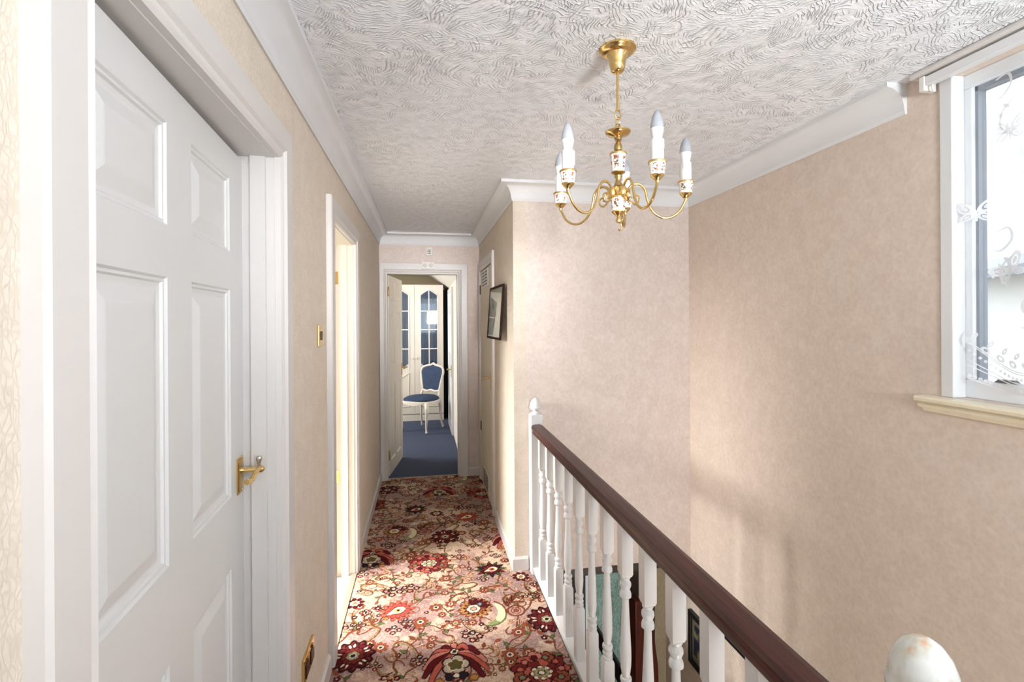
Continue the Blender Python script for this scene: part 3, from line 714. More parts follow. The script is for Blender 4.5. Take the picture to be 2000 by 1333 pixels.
# local x -> along leaf (+y turned), front face y=0 facing +X world => local -y = +X
T1 = Matrix.Translation((hx, hy, .010)) @ Matrix(((-math.sin(a_), -math.cos(a_), 0, 0), (math.cos(a_), -math.sin(a_), 0, 0), (0, 0, 1, 0), (0, 0, 0, 1)))
lf = obj('door_leaf', bm, 'door_white', d, mtx=T1)
lever(lf, None, Matrix.Translation((W1-.052, 0, 1.11)), (.050, .098))
bm = BM(); lathe(bm, [(.004, .004), (.0048, .020), (.0075, .024), (.0075, .034), (.006, .036)], 12, W1-.052, -.050, mtx=Matrix.Translation((0, 0, 1.11)))
obj('thumb_catch', bm, mat('chrome', (200, 196, 190), .15, 1), lf, smooth=True)

# door 2: second opening on the left, door folded back into the side room
d = empty('door_2'); struct(d, 'second doorway on the left, its door opened into a bright room')
bm = BM(); casing_x(bm, XL, 1, D2[0], D2[1], D2[2], .100, .025); obj('door_casing', bm, 'casing', d)
bm = BM(); box(bm, XL-.12, XL, D2[0]-.001, D2[0]+.004, 0, D2[2]); box(bm, XL-.12, XL, D2[1]-.004, D2[1]+.001, 0, D2[2]); box(bm, XL-.12, XL, D2[0]+.004, D2[1]-.004, D2[2]-.004, D2[2]+.001)
box(bm, XL-.075, XL-.035, D2[1]-.016, D2[1]-.004, 0, D2[2]-.004); obj('door_jamb', bm, 'cream', d)
a2 = math.radians(93)
rows2 = ((.13, .88), (1.06, 1.60), (1.71, 1.90)); cols2 = ((.10, .315), (.405, .62))
T2 = Matrix.Translation((XL-.125, D2[1]-.008, .010)) @ Matrix.Rotation(math.radians(180), 4, 'Z')
lf = obj('door_leaf', panel_leaf(.72, 1.965, cols2, rows2), 'cream', d, mtx=T2 @ Matrix.Translation((0, -.0, 0)))
for z_ in (1.785, .60): hinge(d, XL-.118, D2[1]-.012, z_, plate=(XL-.118, XL-.085, D2[1]-.006, D2[1]-.0035))

# door 3: doorway to the bedroom, door standing open inward
d = empty('door_3'); struct(d, 'bedroom doorway at the end with its panelled door open inward')
bm = BM(); casing_y(bm, YF, -1, -.36, .325, 1.985, wl=.058); obj('door_casing', bm, 'casing', d)
bm = BM(); box(bm, -.361, -.350, YF, YF+.11, 0, 1.985); box(bm, .315, .326, YF, YF+.11, 0, 1.985); box(bm, -.350, .315, YF, YF+.11, 1.975, 1.986)
obj('door_jamb', bm, 'casing', d)
an = math.atan2(.68, .10)
T3 = Matrix.Translation((-.343, YF+.115, .016)) @ Matrix.Rotation(an, 4, 'Z') @ Matrix.Translation((0, 0, 0))
lf = obj('door_leaf', panel_leaf(.67, 1.955, ((.09, .30), (.37, .58)), rows2), 'cream', d, mtx=T3)
lever(lf, None, Matrix.Translation((.625, 0, 1.0)), (.04, .13), 'brass_dull')
for z_ in (1.81, .22): hinge(d, -.343, YF+.108, z_, 'brass_dull', .085, .008)

# door 4: flush cupboard door with louvre vents on the right of the passage
d = empty('door_4'); struct(d, 'flat cream cupboard door with two slotted vents on the right')
bm = BM(); casing_x(bm, XC, -1, 3.80, 4.60, 1.985, .085, .020); 
obj('door_casing', bm, 'casing', d)
bm = BM(); box(bm, XC, XC+.08, 3.761, 3.80, 0, 1.985); box(bm, XC, XC+.08, 4.60, 4.619, 0, 1.985); obj('door_jamb', bm, 'casing', d)
bm = BM(); box(bm, XC-.004, XC+.032, 3.806, 4.594, .016, 1.978); lf = obj('door_leaf', bm, mat('cupboard_paint', (214, 204, 182), .5), d, bevel=.002)
for zc_, y0_, y1_ in ((1.895, 4.04, 4.44), (.135, 4.04, 4.40)):
    bm = BM(); box(bm, XC-.010, XC-.004, y0_, y1_, zc_-.075, zc_+.075); v = obj('vent', bm, 'white', d)
    bm = BM()
    for c in range(2):
        for k in range(5):
            yy = y0_+.05+c*(y1_-y0_-.04)/2; box(bm, XC-.0125, XC-.0101, yy, yy+.13, zc_-.062+k*.027, zc_-.050+k*.027)
    obj('vent_slot', bm, 'black' if zc_ > 1 else 'dark_metal', v)
Tm = Matrix.Translation((XC-.004, 3.90, 1.06)) @ Matrix.Rotation(-PI/2, 4, 'Z')
lever(lf, None, Tm, (.035, .15), 'brass_dull', flip=1)
for z_ in (1.815, .53): hinge(d, XC-.006, 4.600, z_, 'dark_metal', .08, .007)

# ------------------------------------------------------------------ side room, room behind door 1, bedroom shells
def shell(nm, x0, x1, y0, y1, zt, m, hole=None, ceil=True, t=.06, sides='LRNF', fl=None):
    if 'L' in sides: wall_x('wall_'+nm, m, x0-t, x0, y0, y1, 0, zt, [hole] if hole else [], nm.replace('_', ' ')+' left wall')
    if 'N' in sides: wall_y('wall_'+nm, m, y0-t, y0, x0-t, x1, 0, zt, [], nm.replace('_', ' ')+' near wall')
    if 'F' in sides: wall_y('wall_'+nm, m, y1, y1+t, x0-t, x1, 0, zt, [], nm.replace('_', ' ')+' far wall')
    bm = BM(); box(bm, x0-t, x1, y0-t, y1+t, zt, zt+.05); struct(obj('ceiling', bm, 'wall_plain'), nm.replace('_', ' ')+' ceiling')
    if fl: bm = BM(); box(bm, x0-t, x1, y0-t, y1+t, -.05, 0); struct(obj('floor', bm, fl), nm.replace('_', ' ')+' floor')
shell('side_room', -1.92, XL-.10, 1.75, 3.75, 2.4, 'wall_plain', hole=(2.12, 2.82, 1.10, 2.20), fl='vinyl')
shell('front_room', -2.0, XL-.10, 0.3, 1.68, 2.4, 'wall_plain', fl='dark_floor')
# bedroom
wall_x('wall_bedroom', 'wall_bed', -2.26, -2.2, YF+.1, 8.1, 0, 2.35, [(5.8, 7.0, .9, 2.0)], 'bedroom left wall with window')
wall_y('wall_bedroom', 'wall_bed', 8.1, 8.16, -2.26, .45, 0, 2.35, [], 'bedroom far wall above the wardrobe')
wall_x('wall_bedroom', 'wall_plain', .372, .45, YF+.1, 8.1, 0, 2.35, [], 'bedroom right wall')
wall_y('wall_bedroom', 'wall_bed', YF+.10, YF+.13, -2.26, XL-.10, 0, 2.35, [], 'bedroom near wall')
bm = BM(); box(bm, -2.26, .45, YF+.10, 8.16, -.06, 0); struct(obj('floor', bm, 'dark_floor'), 'bedroom floor under the blue carpet')
bm = BM(); prism(bm, [(-2.26, 2.26), (.07, 2.26), (.372, 2.02), (.372, 2.4), (-2.26, 2.4)], 'y', YF+.10, 8.1)
struct(obj('ceiling', bm, 'wall_plain'), 'bedroom ceiling with a sloping right side')

# second door inside the bedroom on the right
d = empty('door_5'); struct(d, 'white panelled door on the right inside the bedroom')
T5 = Matrix.Translation((.335, 7.22, .014)) @ Matrix.Rotation(-PI/2+.015, 4, 'Z')
lf = obj('door_leaf', panel_leaf(.80, 1.955, ((.10, .345), (.455, .70)), rows2), 'white', d, mtx=T5)
lever(lf, None, Matrix.Translation((.72, 0, .86)), (.04, .16), 'brass_dull')

# ------------------------------------------------------------------ wardrobe with arched glazed doors
WY = 7.48
wd = empty('wardrobe', (-.149, WY, 0.010)); tag(wd, 'tall cream wardrobe with arched glazed doors and blue curtains behind the chair', 'wardrobe')
wx0, wx1 = -1.01, .430     # relative to the root x
bm = BM(); box(bm, wx0, wx1, .022, .56, .10, 2.06); box(bm, wx0, wx1, .03, .56, 0, .10)
# hollow look comes from the curtain plane in front of the carcass
obj('carcass', bm, 'cream', wd); 
bm = BM(); box(bm, wx0, wx1, .006, .03, 0, .095); obj('plinth', bm, 'cream', wd, bevel=.003)
def arch_pts(x0, x1, z0, zs, zt, n_=14, inv=False):
    """top edge of a cathedral arch between x0 and x1: shoulder height zs, peak zt"""
    out = []
    for i in range(n_+1):
        t = i/n_; u = abs(2*t-1)
        out.append((x0+(x1-x0)*t, zs+(zt-zs)*(1-u**1.2)*(1 if u < .9 else .6)))
    return out
def robe_door(x0, x1, knob_x):
    r = empty('door', (0, 0, 0), parent=wd)
    st = .085; g0, g1 = x0+st, x1-st; gz0, gs, gp = .80, 1.90, 1.98
    top = arch_pts(g0, g1, gz0, gs, gp); bot = [(px, 2*.80 - (pz-1.90)*1.0 - .80+.06) for px, pz in arch_pts(g0, g1, 0, 1.90, 1.98)]
    bm = BM(); y0, y1 = -.004, .018
    box(bm, x0, g0, y0, y1, .11, 2.055); box(bm, g1, x1, y0, y1, .11, 2.055)
    # head above arch, apron below
    poly = [(g0, 2.055)] + top + [(g1, 2.055)]; prism(bm, poly, 'y', y0, y1)
    poly = [(g0, .11)] + bot + [(g1, .11)]; prism(bm, poly, 'y', y0, y1)
    fr = obj('door_frame', bm, 'cream', r)
    # beads round the glass and muntins
    bm = BM()
    tube(bm, [(px, -.006, pz) for px, pz in top], .008, 6); tube(bm, [(px, -.006, pz) for px, pz in bot], .008, 6)
    for xx in (g0, g1): box(bm, xx-.007, xx+.007, -.012, -.003, .78, 1.905)
    cx = (g0+g1)/2; box(bm, cx-.008, cx+.008, -.008, .006, .80, 1.975)
    for zz in (1.09, 1.38, 1.66): box(bm, g0, g1, -.008, .006, zz-.008, zz+.008)
    obj('glazing_bars', bm, 'white', r)
    bm = BM(); pt = [(px, pz+.0) for px, pz in top] + [(px, pz) for px, pz in bot[::-1]]
    prism(bm, pt, 'y', .007, .009); obj('glass', bm, 'cab_glass', r)
    # lower raised panel moulding
    bm = BM(); lp = [(g0, .22)] + [(px, pz-.13) for px, pz in bot] + [(g1, .22)]
    tube(bm, [(px, -.006, pz) for px, pz in lp], .008, 6, closed=True); obj('panel_moulding', bm, 'cream', r)
    bm = BM(); lathe(bm, [(.007, 0), (.007, .012), (.017, .018), (.019, .028), (.010, .036)], 14, mtx=Matrix.Translation((knob_x, -.004, .95)) @ Matrix.Rotation(PI/2, 4, 'X')); obj('knob', bm, 'cream', r, smooth=True)
    # gathered curtain behind the glass
    bm = BM(); n_ = 60; rr = []
    for z_ in (.72, 2.0):
        rr.append([bm.verts.new((g0-.01+(g1-g0+.02)*i/n_, .0155+.0045*math.sin(i*.95+x0*7), z_)) for i in range(n_+1)])
    for i in range(n_): bm.faces.new((rr[0][i], rr[0][i+1], rr[1][i+1], rr[1][i]))
    obj('curtain', bm, 'curtain_blue', r, smooth=True)
robe_door(0.002, .428, .030); robe_door(-.428, -.002, -.030); robe_door(-.858, -.432, -.828)
tagc = None
bm = BM(); n_ = 16; rr = []  # dark navy wavy sheet filling the gap beside the wardrobe
for z_ in (.02, 2.0): rr.append([bm.verts.new((.286+.08*i/n_, 7.62+.006*math.sin(i*1.7), z_)) for i in range(n_+1)])
for i in range(n_): bm.faces.new((rr[0][i], rr[0][i+1], rr[1][i+1], rr[1][i]))
bmesh.ops.solidify(bm, geom=bm.faces[:], thickness=.004)
tag(obj('curtain', bm, 'navy', smooth=True), 'dark navy sheet filling the dark gap right of the wardrobe', 'curtain')

# ------------------------------------------------------------------ chair
ch = empty('salon_chair', (-.04, 6.85, .010), math.radians(-33.5)); tag(ch, 'ornate white framed chair upholstered in blue, in front of the wardrobe', 'chair')
def seat_outline(k=1., n_=48):
    out = []
    for i in range(n_):
        t = 2*PI*i/n_; c, s_ = math.cos(t), math.sin(t)
        hw = (.235 if s_ < 0 else .235-.055*s_)
        out.append((k*hw*math.copysign(abs(c)**.62, c), k*.235*math.copysign(abs(s_)**.70, s_)))
    return out
bm = BM()
rings = []
for k, z_ in ((.93, .415), (.97, .43), (.95, .452), (.80, .472), (.5, .482), (.15, .485)):
    rings.append([bm.verts.new((x_, y_, z_)) for x_, y_ in seat_outline(k)])
for A_, B_ in zip(rings, rings[1:]):
    for i in range(48): bm.faces.new((A_[i], A_[(i+1) % 48], B_[(i+1) % 48], B_[i]))
bm.faces.new(rings[-1]); bm.faces.new(rings[0][::-1]); obj('seat_cushion', bm, 'blue_fabric', ch, smooth=True)
bm = BM(); o1 = seat_outline(1.0); o2 = seat_outline(1.03); n_ = 48; R_ = []
for j in range(4):
    row = []
    for i in range(n_):
        t = 2*PI*i/n_; wav = .018*abs(math.sin(2*t)) - .004*math.cos(8*t)
        x_, y_ = (o1 if j in (0, 3) else o2)[i]; z_ = (.425, .418, .372+wav, .370+wav)[j]
        row.append(bm.verts.new((x_, y_, z_)))
    R_.append(row)
for A_, B_ in zip(R_, R_[1:]+R_[:1]):
    for i in range(n_): bm.faces.new((A_[i], A_[(i+1) % n_], B_[(i+1) % n_], B_[i]))
bmesh.ops.translate(bm, verts=bm.verts, vec=(0, 0, .003)); obj('seat_rail', bm, 'cream', ch, smooth=True)
for sx, sy in ((1, -1), (-1, -1), (1, 1), (-1, 1)):
    bm = BM()
    if sy < 0: P0 = [(sx*.195, -.195, .41), (sx*.222, -.222, .34), (sx*.215, -.215, .24), (sx*.195, -.197, .12), (sx*.196, -.198, .045), (sx*.212, -.214, .012)]; rr = [.026, .031, .022, .015, .012, .017]
    else: P0 = [(sx*.155, .200, .41), (sx*.160, .212, .32), (sx*.162, .215, .20), (sx*.168, .235, .08), (sx*.176, .262, .012)]; rr = [.022, .022, .016, .014, .018]
    q = smooth_path(P0, 5); f = [rr[min(int(i/5), len(rr)-1)]*(1-(i % 5)/5)+rr[min(int(i/5)+1, len(rr)-1)]*((i % 5)/5) for i in range(len(q))]
    tube(bm, q, f, 10); obj('leg', bm, 'cream', ch, smooth=True)
# back: spoon-shaped frame leaning back
def back_pt(u, v, off=0):   # u across -1..1, v height .52..0.92
    z_ = .50+v*.93; return (u, .205+.16*v+off+.02*(1-(u/.2)**2), z_)
outl = [(-.135, .03), (-.150, .10), (-.172, .22), (-.185, .30), (-.165, .365), (-.10, .395), (-.04, .405), (0, .425), (.04, .405), (.10, .395), (.165, .365), (.185, .30), (.172, .22), (.150, .10), (.135, .03), (.07, .012), (0, .028), (-.07, .012)]
q = smooth_path([(u, v, 0) for u, v in outl]+[(outl[0][0], outl[0][1], 0)], 4)[:-1]
bm = BM(); tube(bm, [back_pt(p.x, p.y) for p in q], .0165, 8, closed=True)
lathe(bm, [(.001, -.014), (.018, -.008), (.022, 0), (.016, .010), (.001, .016)], 10, mtx=Matrix.Translation(back_pt(0, .430)))
for sx in (-1, 1): tube(bm, smooth_path([(sx*.158, .205, .40), (sx*.150, .205, .46), back_pt(sx*.135, .04)], 5), .017, 8)
obj('back_frame', bm, 'cream', ch, smooth=True)
bm = BM()
for off in (-.006, .006):
    c_ = bm.verts.new(back_pt(0, .215, off*3.5)); rg = [bm.verts.new(back_pt(p.x*.92, .215+(p.y-.215)*.92, off)) for p in q]
    for i in range(len(rg)): bm.faces.new((c_, rg[i], rg[(i+1) % len(rg)]))
obj('back_pad', bm, 'blue_fabric', ch, smooth=True)

# ------------------------------------------------------------------ balustrade
bl = empty('balustrade', (.655, 2.86, 0)); tag(bl, 'white turned spindle balustrade with dark mahogany handrail along the stairwell', 'balustrade')
def bx_(bm, x0, x1, y0, y1, z0, z1): return box(bm, x0-.655, x1-.655, y0-2.86, y1-2.86, z0, z1)
bm = BM()
hp = [(-.034, .878), (-.036, .890), (-.030, .901), (-.014, .906), (.014, .906), (.030, .901), (.036, .890), (.034, .878), (.026, .872), (.026, .862), (.030, .856), (.026, .850), (-.026, .850), (-.030, .856), (-.026, .862), (-.026, .872)]
prism(bm, hp, 'y', -.034, .50-2.86); obj('handrail', bm, 'mahogany', bl, bevel=.002)
bm = BM(); bx_(bm, .636, .69, .30, 2.895, .0, .040); bx_(bm, .628, .70, .30, 2.895, .040, .052)
obj('base_rail', bm, 'white', bl, bevel=.002)
bm = BM(); bx_(bm, .675, .70, .30, 2.895, -.24, 0); obj('fascia', bm, 'white', bl)
SPIN = [(.0165, .283), (.0185, .286), (.0185, .290), (.0135, .294), (.0175, .298), (.0185, .305), (.0165, .311), (.0125, .315), (.0175, .319), (.0192, .326), (.0180, .333), (.0118, .337), (.0135, .345),
        (.0170, .370), (.0182, .395), (.0176, .43), (.0150, .49), (.0122, .55), (.0108, .596), (.0140, .600), (.0190, .604), (.0192, .612), (.0165, .622), (.0125, .628), (.0160, .633), (.0192, .642), (.0185, .650), (.0140, .656), (.0130, .661), (.0165, .666), (.0165, .673)]
def baluster_bm():
    bm = BM(); h_ = .0195
    for z0, z1, c0, c1 in ((.050, .283, 0, .010), (.673, .852, .010, 0)):
        # square block with chamfered turn-off shoulders
        def sq(z_, k): return [bm.verts.new((sx*h_*k, sy*h_*k, z_)) for sx, sy in ((-1, -1), (1, -1), (1, 1), (-1, 1))]
        rs = [sq(z0, 1 if not c1 and not c0 else (1 if c0 == 0 else .80))]
        if c0: rs.append(sq(z0+c0, 1))
        if c1: rs.append(sq(z1-c1, 1)); rs.append(sq(z1, .80))
        else: rs.append(sq(z1, 1))
        bm.faces.new(rs[0][::-1]); bm.faces.new(rs[-1])
        for A_, B_ in zip(rs, rs[1:]):
            for i in range(4): bm.faces.new((A_[i], A_[(i+1) % 4], B_[(i+1) % 4], B_[i]))
    lathe(bm, [(r_*1.02, z_) for r_, z_ in SPIN], 20)
    return bm
b0 = None
for k in range(13):
    y_ = 2.698-k*.1663
    if b0 is None: b0 = obj('baluster', baluster_bm(), 'white', bl, smooth=True); o = b0
    else: o = b0.copy(); COL.objects.link(o); o.parent = bl
    o.location = (0, y_-2.86, 0)
def newel(y_, z_top, m, hw=.036, zb=-.24, acorn=1.0):
    bm = BM(); box(bm, -hw, hw, -hw, hw, zb, z_top); o = obj('newel_post', bm, m if m != 'chipped' else 'white', bl, bevel=.004)
    o.location = (0, y_-2.86, 0)
    bm = BM(); s = acorn
    lathe(bm, [(.034*s, 0), (.034*s, .006*s), (.022*s, .010*s), (.017*s, .018*s), (.022*s, .023*s), (.031*s, .028*s), (.035*s, .036*s), (.0355*s, .044*s), (.033*s, .048*s), (.0325*s, .052*s), (.031*s, .064*s), (.026*s, .078*s), (.018*s, .089*s), (.009*s, .095*s), (.001*s, .097*s)], 28)
    f = obj('finial', bm, m, o, smooth=True); f.location = (0, 0, z_top)
    return o
newel(2.862, .962, 'white')
nn = newel(.545, .985, 'chipped', acorn=1.20)
bl.children[-1]

# ------------------------------------------------------------------ chandelier
CX, CY = .588, 1.412
cz = ZC
chd = empty('chandelier', (CX, CY, cz)); tag(chd, 'brass five-arm chandelier with flowered porcelain cups and candle bulbs', 'chandelier')
def part(name, prof, m, seg=24, par=None):
    bm = BM(); lathe(bm, [(r_, z_-cz) for r_, z_ in prof], seg); return obj(name, bm, m, par or chd, smooth=True)
part('canopy', [(.056, 2.3595), (.056, 2.354), (.050, 2.350), (.047, 2.346), (.033, 2.342), (.027, 2.330), (.024, 2.312), (.020, 2.293), (.014, 2.287), (.006, 2.285)][::-1], 'brass', 32)
part('rod', [(.0045, 2.170), (.0045, 2.290)], 'brass', 10)
def link(z_, rot, h_=.030, w_=.011):
    bm = BM(); pts = []
    for i in range(20):
        t = 2*PI*i/20; pts.append((w_*math.cos(t)*math.cos(rot), w_*math.cos(t)*math.sin(rot), z_-cz+h_/2*math.sin(t)))
    tube(bm, pts, .0019, 6, closed=True); return obj('chain_link', bm, 'brass', chd, smooth=True)
link(2.158, .3); link(2.135, 1.7); link(2.114, .3)
part('dish', [(.004, 2.108), (.006, 2.100), (.012, 2.098), (.034, 2.103), (.038, 2.106), (.0385, 2.103), (.034, 2.097), (.014, 2.091), (.010, 2.086)][::-1], 'brass', 32)
part('finial_bead', [(.004, 2.090), (.011, 2.085), (.011, 2.080), (.006, 2.074), (.010, 2.068), (.0125, 2.058), (.0115, 2.048), (.006, 2.044)][::-1], 'brass_dull', 20)
def cup_bm(r0, r1, h_, z0, cx=0, cy=0):
    """slightly flared porcelain cylinder with a printed band mask"""
    bm = BM(); ly = bm.verts.layers.float.new('sprig'); seg = 32; rg = []
    zz = [0, .02, .10, .22, .32, .42, .52, .62, .72, .82, .95, 1.0]
    for t in zz:
        ring = []
        for i in range(seg):
            r_ = r0+(r1-r0)*t**1.6; vv = bm.verts.new((cx+r_*math.cos(2*PI*i/seg), cy+r_*math.sin(2*PI*i/seg), z0+h_*t)); 
            vv[ly] = (1. if .18 < t < .86 else 0.)*(1. if math.sin(2*PI*i/seg*5) > -.35 else 0.); ring.append(vv)
        rg.append(ring)
    for A_, B_ in zip(rg, rg[1:]):
        for i in range(seg): bm.faces.new((A_[i], A_[(i+1) % seg], B_[(i+1) % seg], B_[i]))
    bm.faces.new(rg[0][::-1]); bm.faces.new(rg[-1]); return bm
def rim(par, r_, z_, cx=0, cy=0, nm='rim'):
    bm = BM(); lathe(bm, [(r_-.003, z_-.0035), (r_+.0012, z_-.003), (r_+.0022, z_), (r_+.0012, z_+.003), (r_-.003, z_+.0035)], 32, cx, cy); return obj(nm, bm, 'brass', par, smooth=True)
# upper and lower porcelain of the column
c = obj('column_cup', cup_bm(.0195, .0245, .054, 1.982-cz), 'porcelain', chd, smooth=True); rim(c, .0245, 2.037-cz)
c = obj('column_cup', cup_bm(.020, .0245, .040, 1.862-cz), 'porcelain', chd, smooth=True); rim(c, .0245, 1.903-cz)
part('column_neck', [(.006, 1.935), (.013, 1.938), (.013, 1.944), (.009, 1.950), (.0075, 1.960), (.012, 1.968), (.012, 1.970), (.008, 1.972), (.021, 1.979), (.021, 1.982)], 'brass_dull')
part('hub', [(.020, 1.904), (.024, 1.908), (.0215, 1.912), (.020, 1.920), (.020, 1.930), (.0225, 1.934), (.014, 1.940)], 'brass', 10)
part('bottom_bell', [(.004, 1.842), (.006, 1.845), (.012, 1.850), (.0205, 1.858), (.0205, 1.862)], 'brass')
part('bottom_ball', [(.001, 1.824), (.007, 1.827), (.009, 1.833), (.007, 1.840), (.004, 1.843)], 'brass')
bm = BM(); tube(bm, smooth_path([(.002, 0, 1.828-cz), (.009, .002, 1.822-cz), (.011, .002, 1.812-cz), (.006, .001, 1.803-cz), (-.001, 0, 1.806-cz)], 6), .0024, 8); obj('hook', bm, 'brass', chd, smooth=True)
zb_ = 1.897-cz
arm_prof = [(.018, .018), (.030, .006), (.030, .030), (.045, .046), (.066, .046), (.082, .028), (.089, -.004), (.104, -.036), (.130, -.055), (.158, -.056), (.184, -.040), (.200, -.014), (.206, .0)]
scr_prof = [(.022, .010), (.036, -.004), (.050, -.014), (.062, -.008), (.064, .006), (.055, .013), (.047, .007), (.051, .001)]
def make_arm():
    arm = empty('arm', (0, 0, 0), parent=chd)
    bm = BM(); tube(bm, smooth_path([(r_, 0, zb_+z_) for r_, z_ in arm_prof], 6), .0039, 10)
    lathe(bm, [(.009, -.014), (.011, -.010), (.011, .010), (.009, .014)], 12, mtx=Matrix.Translation((.026, 0, zb_+.020)))
    obj('arm_tube', bm, 'brass', arm, smooth=True)
    bm = BM(); tube(bm, smooth_path([(r_, 0, zb_+z_) for r_, z_ in scr_prof], 5), .0030, 8); obj('scroll', bm, 'brass', arm, smooth=True)
    X_ = .206
    bm = BM(); lathe(bm, [(.005, -.004), (.0055, .002), (.010, .006), (.0175, .014), (.0185, .018)], 20, X_, 0, mtx=Matrix.Translation((0, 0, zb_))); obj('cup_base', bm, 'brass', arm, smooth=True)
    obj('candle_cup', cup_bm(.0185, .0225, .032, zb_+.018, X_), 'porcelain', arm, smooth=True)
    rim(arm, .0225, zb_+.051, X_, 0, 'cup_rim')
    bm = BM(); lathe(bm, [(.0168, .040), (.0168, .108), (.0160, .111), (.012, .1115)], 20, X_, 0, mtx=Matrix.Translation((0, 0, zb_)))
    for t, l_ in ((.5, .025), (2.4, .04), (4.1, .018)):
        tube(bm, [(X_+.0165*math.cos(t), .0165*math.sin(t), zb_+.109), (X_+.0172*math.cos(t), .0172*math.sin(t), zb_+.109-l_)], .0028, 6)
    obj('candle_sleeve', bm, 'candle', arm, smooth=True)
    bm = BM(); lathe(bm, [(.0115, .108), (.0125, .116), (.0160, .130), (.0175, .1405)], 20, X_, 0, mtx=Matrix.Translation((0, 0, zb_))); obj('bulb_base', bm, 'bulb_base', arm, smooth=True)
    bm = BM(); lathe(bm, [(.0175, .1405), (.0172, .150), (.0155, .162), (.0120, .174), (.0070, .184), (.0030, .189), (.0006, .190)], 20, X_, 0, mtx=Matrix.Translation((0, 0, zb_))); obj('bulb_glass', bm, 'bulb_glass', arm, smooth=True)
    return arm
arm0 = make_arm()
A0 = math.radians(-11)
for k in range(5):
    if k == 0: a1 = arm0
    else:
        a1 = arm0.copy(); COL.objects.link(a1); a1.parent = chd
        for c in arm0.children:
            c2 = c.copy(); COL.objects.link(c2); c2.parent = a1
    a1.rotation_euler = (0, 0, A0+k*2*PI/5)

# ------------------------------------------------------------------ window 1 (stair window), curtain, track
wn = empty('window_1'); struct(wn, 'white framed stair window at the right edge')
y0, y1, z0, z1 = -.60, 1.335, 1.268, 2.315
bm = BM()
box(bm, XR-.006, XR+.045, y1-.038, y1+.001, z0, z1); box(bm, XR-.006, XR+.045, y0, y0+.038, z0, z1); obj('reveal_board', bm, 'white', wn, bevel=.003)
bm = BM(); xa, xb = XR+.045, XR+.10
box(bm, xa, xb, y0, y1, z0, z0+.060); box(bm, xa, xb, y0, y1, z1-.045, z1); box(bm, xa, xb, y1-.060, y1, z0+.06, z1-.045); box(bm, xa, xb, y0, y0+.06, z0+.06, z1-.045); box(bm, xa, xb, .30, .36, z0+.06, z1-.045)
obj('window_frame', bm, 'upvc', wn, bevel=.003)
bm = BM()
for a_, b_ in ((y1-.069, y1-.060), (.286, .300), (.36, .374), (y0+.06, y0+.074)): box(bm, xa+.012, xb-.01, a_, b_, z0+.06, z1-.045)
box(bm, xa+.012, xb-.01, y0+.06, y1-.06, z1-.060, z1-.045); obj('gasket', bm, 'grey_pvc', wn)
bm = BM(); box(bm, xa+.028, xa+.032, y0+.06, y1-.06, z0+.06, z1-.045); obj('glass', bm, 'glass', wn)
bm = BM(); prism(bm, [(1.155, z0+.060), (1.215, z0+.060), (1.205, z0+.070), (1.165, z0+.070)], 'x', xa-.004, xa+.012); obj('drain_cap', bm, 'black', wn)
bm = BM()
prism(bm, [(XR+.044, 1.268), (XR-.052, 1.266), (XR-.058, 1.259), (XR-.054, 1.249), (XR-.038, 1.246), (XR-.036, 1.241), (XR-.042, 1.237), (XR-.038, 1.229), (XR-.022, 1.222), (XR-.016, 1.212), (XR, 1.210), (XR, 1.2675)], 'y', y0-.08, 1.385)
obj('window_sill', bm, 'sill', wn, bevel=.002)
tk = empty('curtain_track', (1.655, .3, 2.305)); tag(tk, 'white curtain track running above the stair window', 'curtain track')
bm = BM(); box(bm, -.014, .010, -.95, 1.045, -.006, .024); obj('rail', bm, 'white', tk, bevel=.002)
bm = BM(); box(bm, -.020, .030, 1.046, 1.062, -.022, .026); tube(bm, [(-.005, 1.03, -.008), (-.005, 1.03, -.024), (.003, 1.03, -.030)], .003, 8); obj('end_stop', bm, 'plastic', tk, bevel=.002)
# lace net
lx = XR+.018
cu = empty('lace_curtain', (lx, 1.27, 2.29)); tag(cu, 'white net curtain with lace butterflies hanging in the stair window', 'curtain')
def lpos(y_, z_): return (.007*math.sin(y_*38)+.004*math.sin(y_*17), y_-1.27, z_-2.29)
bm = BM(); n_ = 170; cols_ = []
for i in range(n_+1):
    y_ = 1.270-i*.010
    dz = .035*abs(math.sin((y_-1.27)/.30*PI))
    cols_.append([bm.verts.new(lpos(y_, z_)) for z_ in (2.29, 1.8, 1.335-dz)])
for A_, B_ in zip(cols_, cols_[1:]):
    for k in range(2): bm.faces.new((A_[k], A_[k+1], B_[k+1], B_[k]))
obj('net', bm, 'net', cu, smooth=True)
bm = BM()
def stroke(pts, w_):
    q = smooth_path([(p[0], p[1], 0) for p in pts], 5); L_ = []
    for i, p in enumerate(q):
        t = (q[min(i+1, len(q)-1)]-q[max(i-1, 0)]).normalized(); nn_ = Vector((-t.y, t.x, 0)); ww = w_*(.35+.65*math.sin(PI*min(max(i/(len(q)-1), .08), .92)))
        A_ = p+nn_*ww; B_ = p-nn_*ww; a_ = Vector(lpos(A_.x, A_.y)); b_ = Vector(lpos(B_.x, B_.y)); a_.x -= .003; b_.x -= .003
        L_.append((bm.verts.new(a_), bm.verts.new(b_)))
    for (a_, b_), (c_, d_) in zip(L_, L_[1:]): bm.faces.new((a_, b_, d_, c_))
def blob(cy_, cz_, ry, rz, ang, hole=.5):
    R1, R2 = [], []
    for i in range(18):
        t = 2*PI*i/18
        for k, RR in ((1, R1), (hole, R2)):
            u, v_ = ry*k*math.cos(t), rz*k*math.sin(t); p = lpos(cy_+u*math.cos(ang)-v_*math.sin(ang), cz_+u*math.sin(ang)+v_*math.cos(ang))
            RR.append(bm.verts.new((p[0]-.003, p[1], p[2])))
    for i in range(18): bm.faces.new((R1[i], R1[(i+1) % 18], R2[(i+1) % 18], R2[i]))
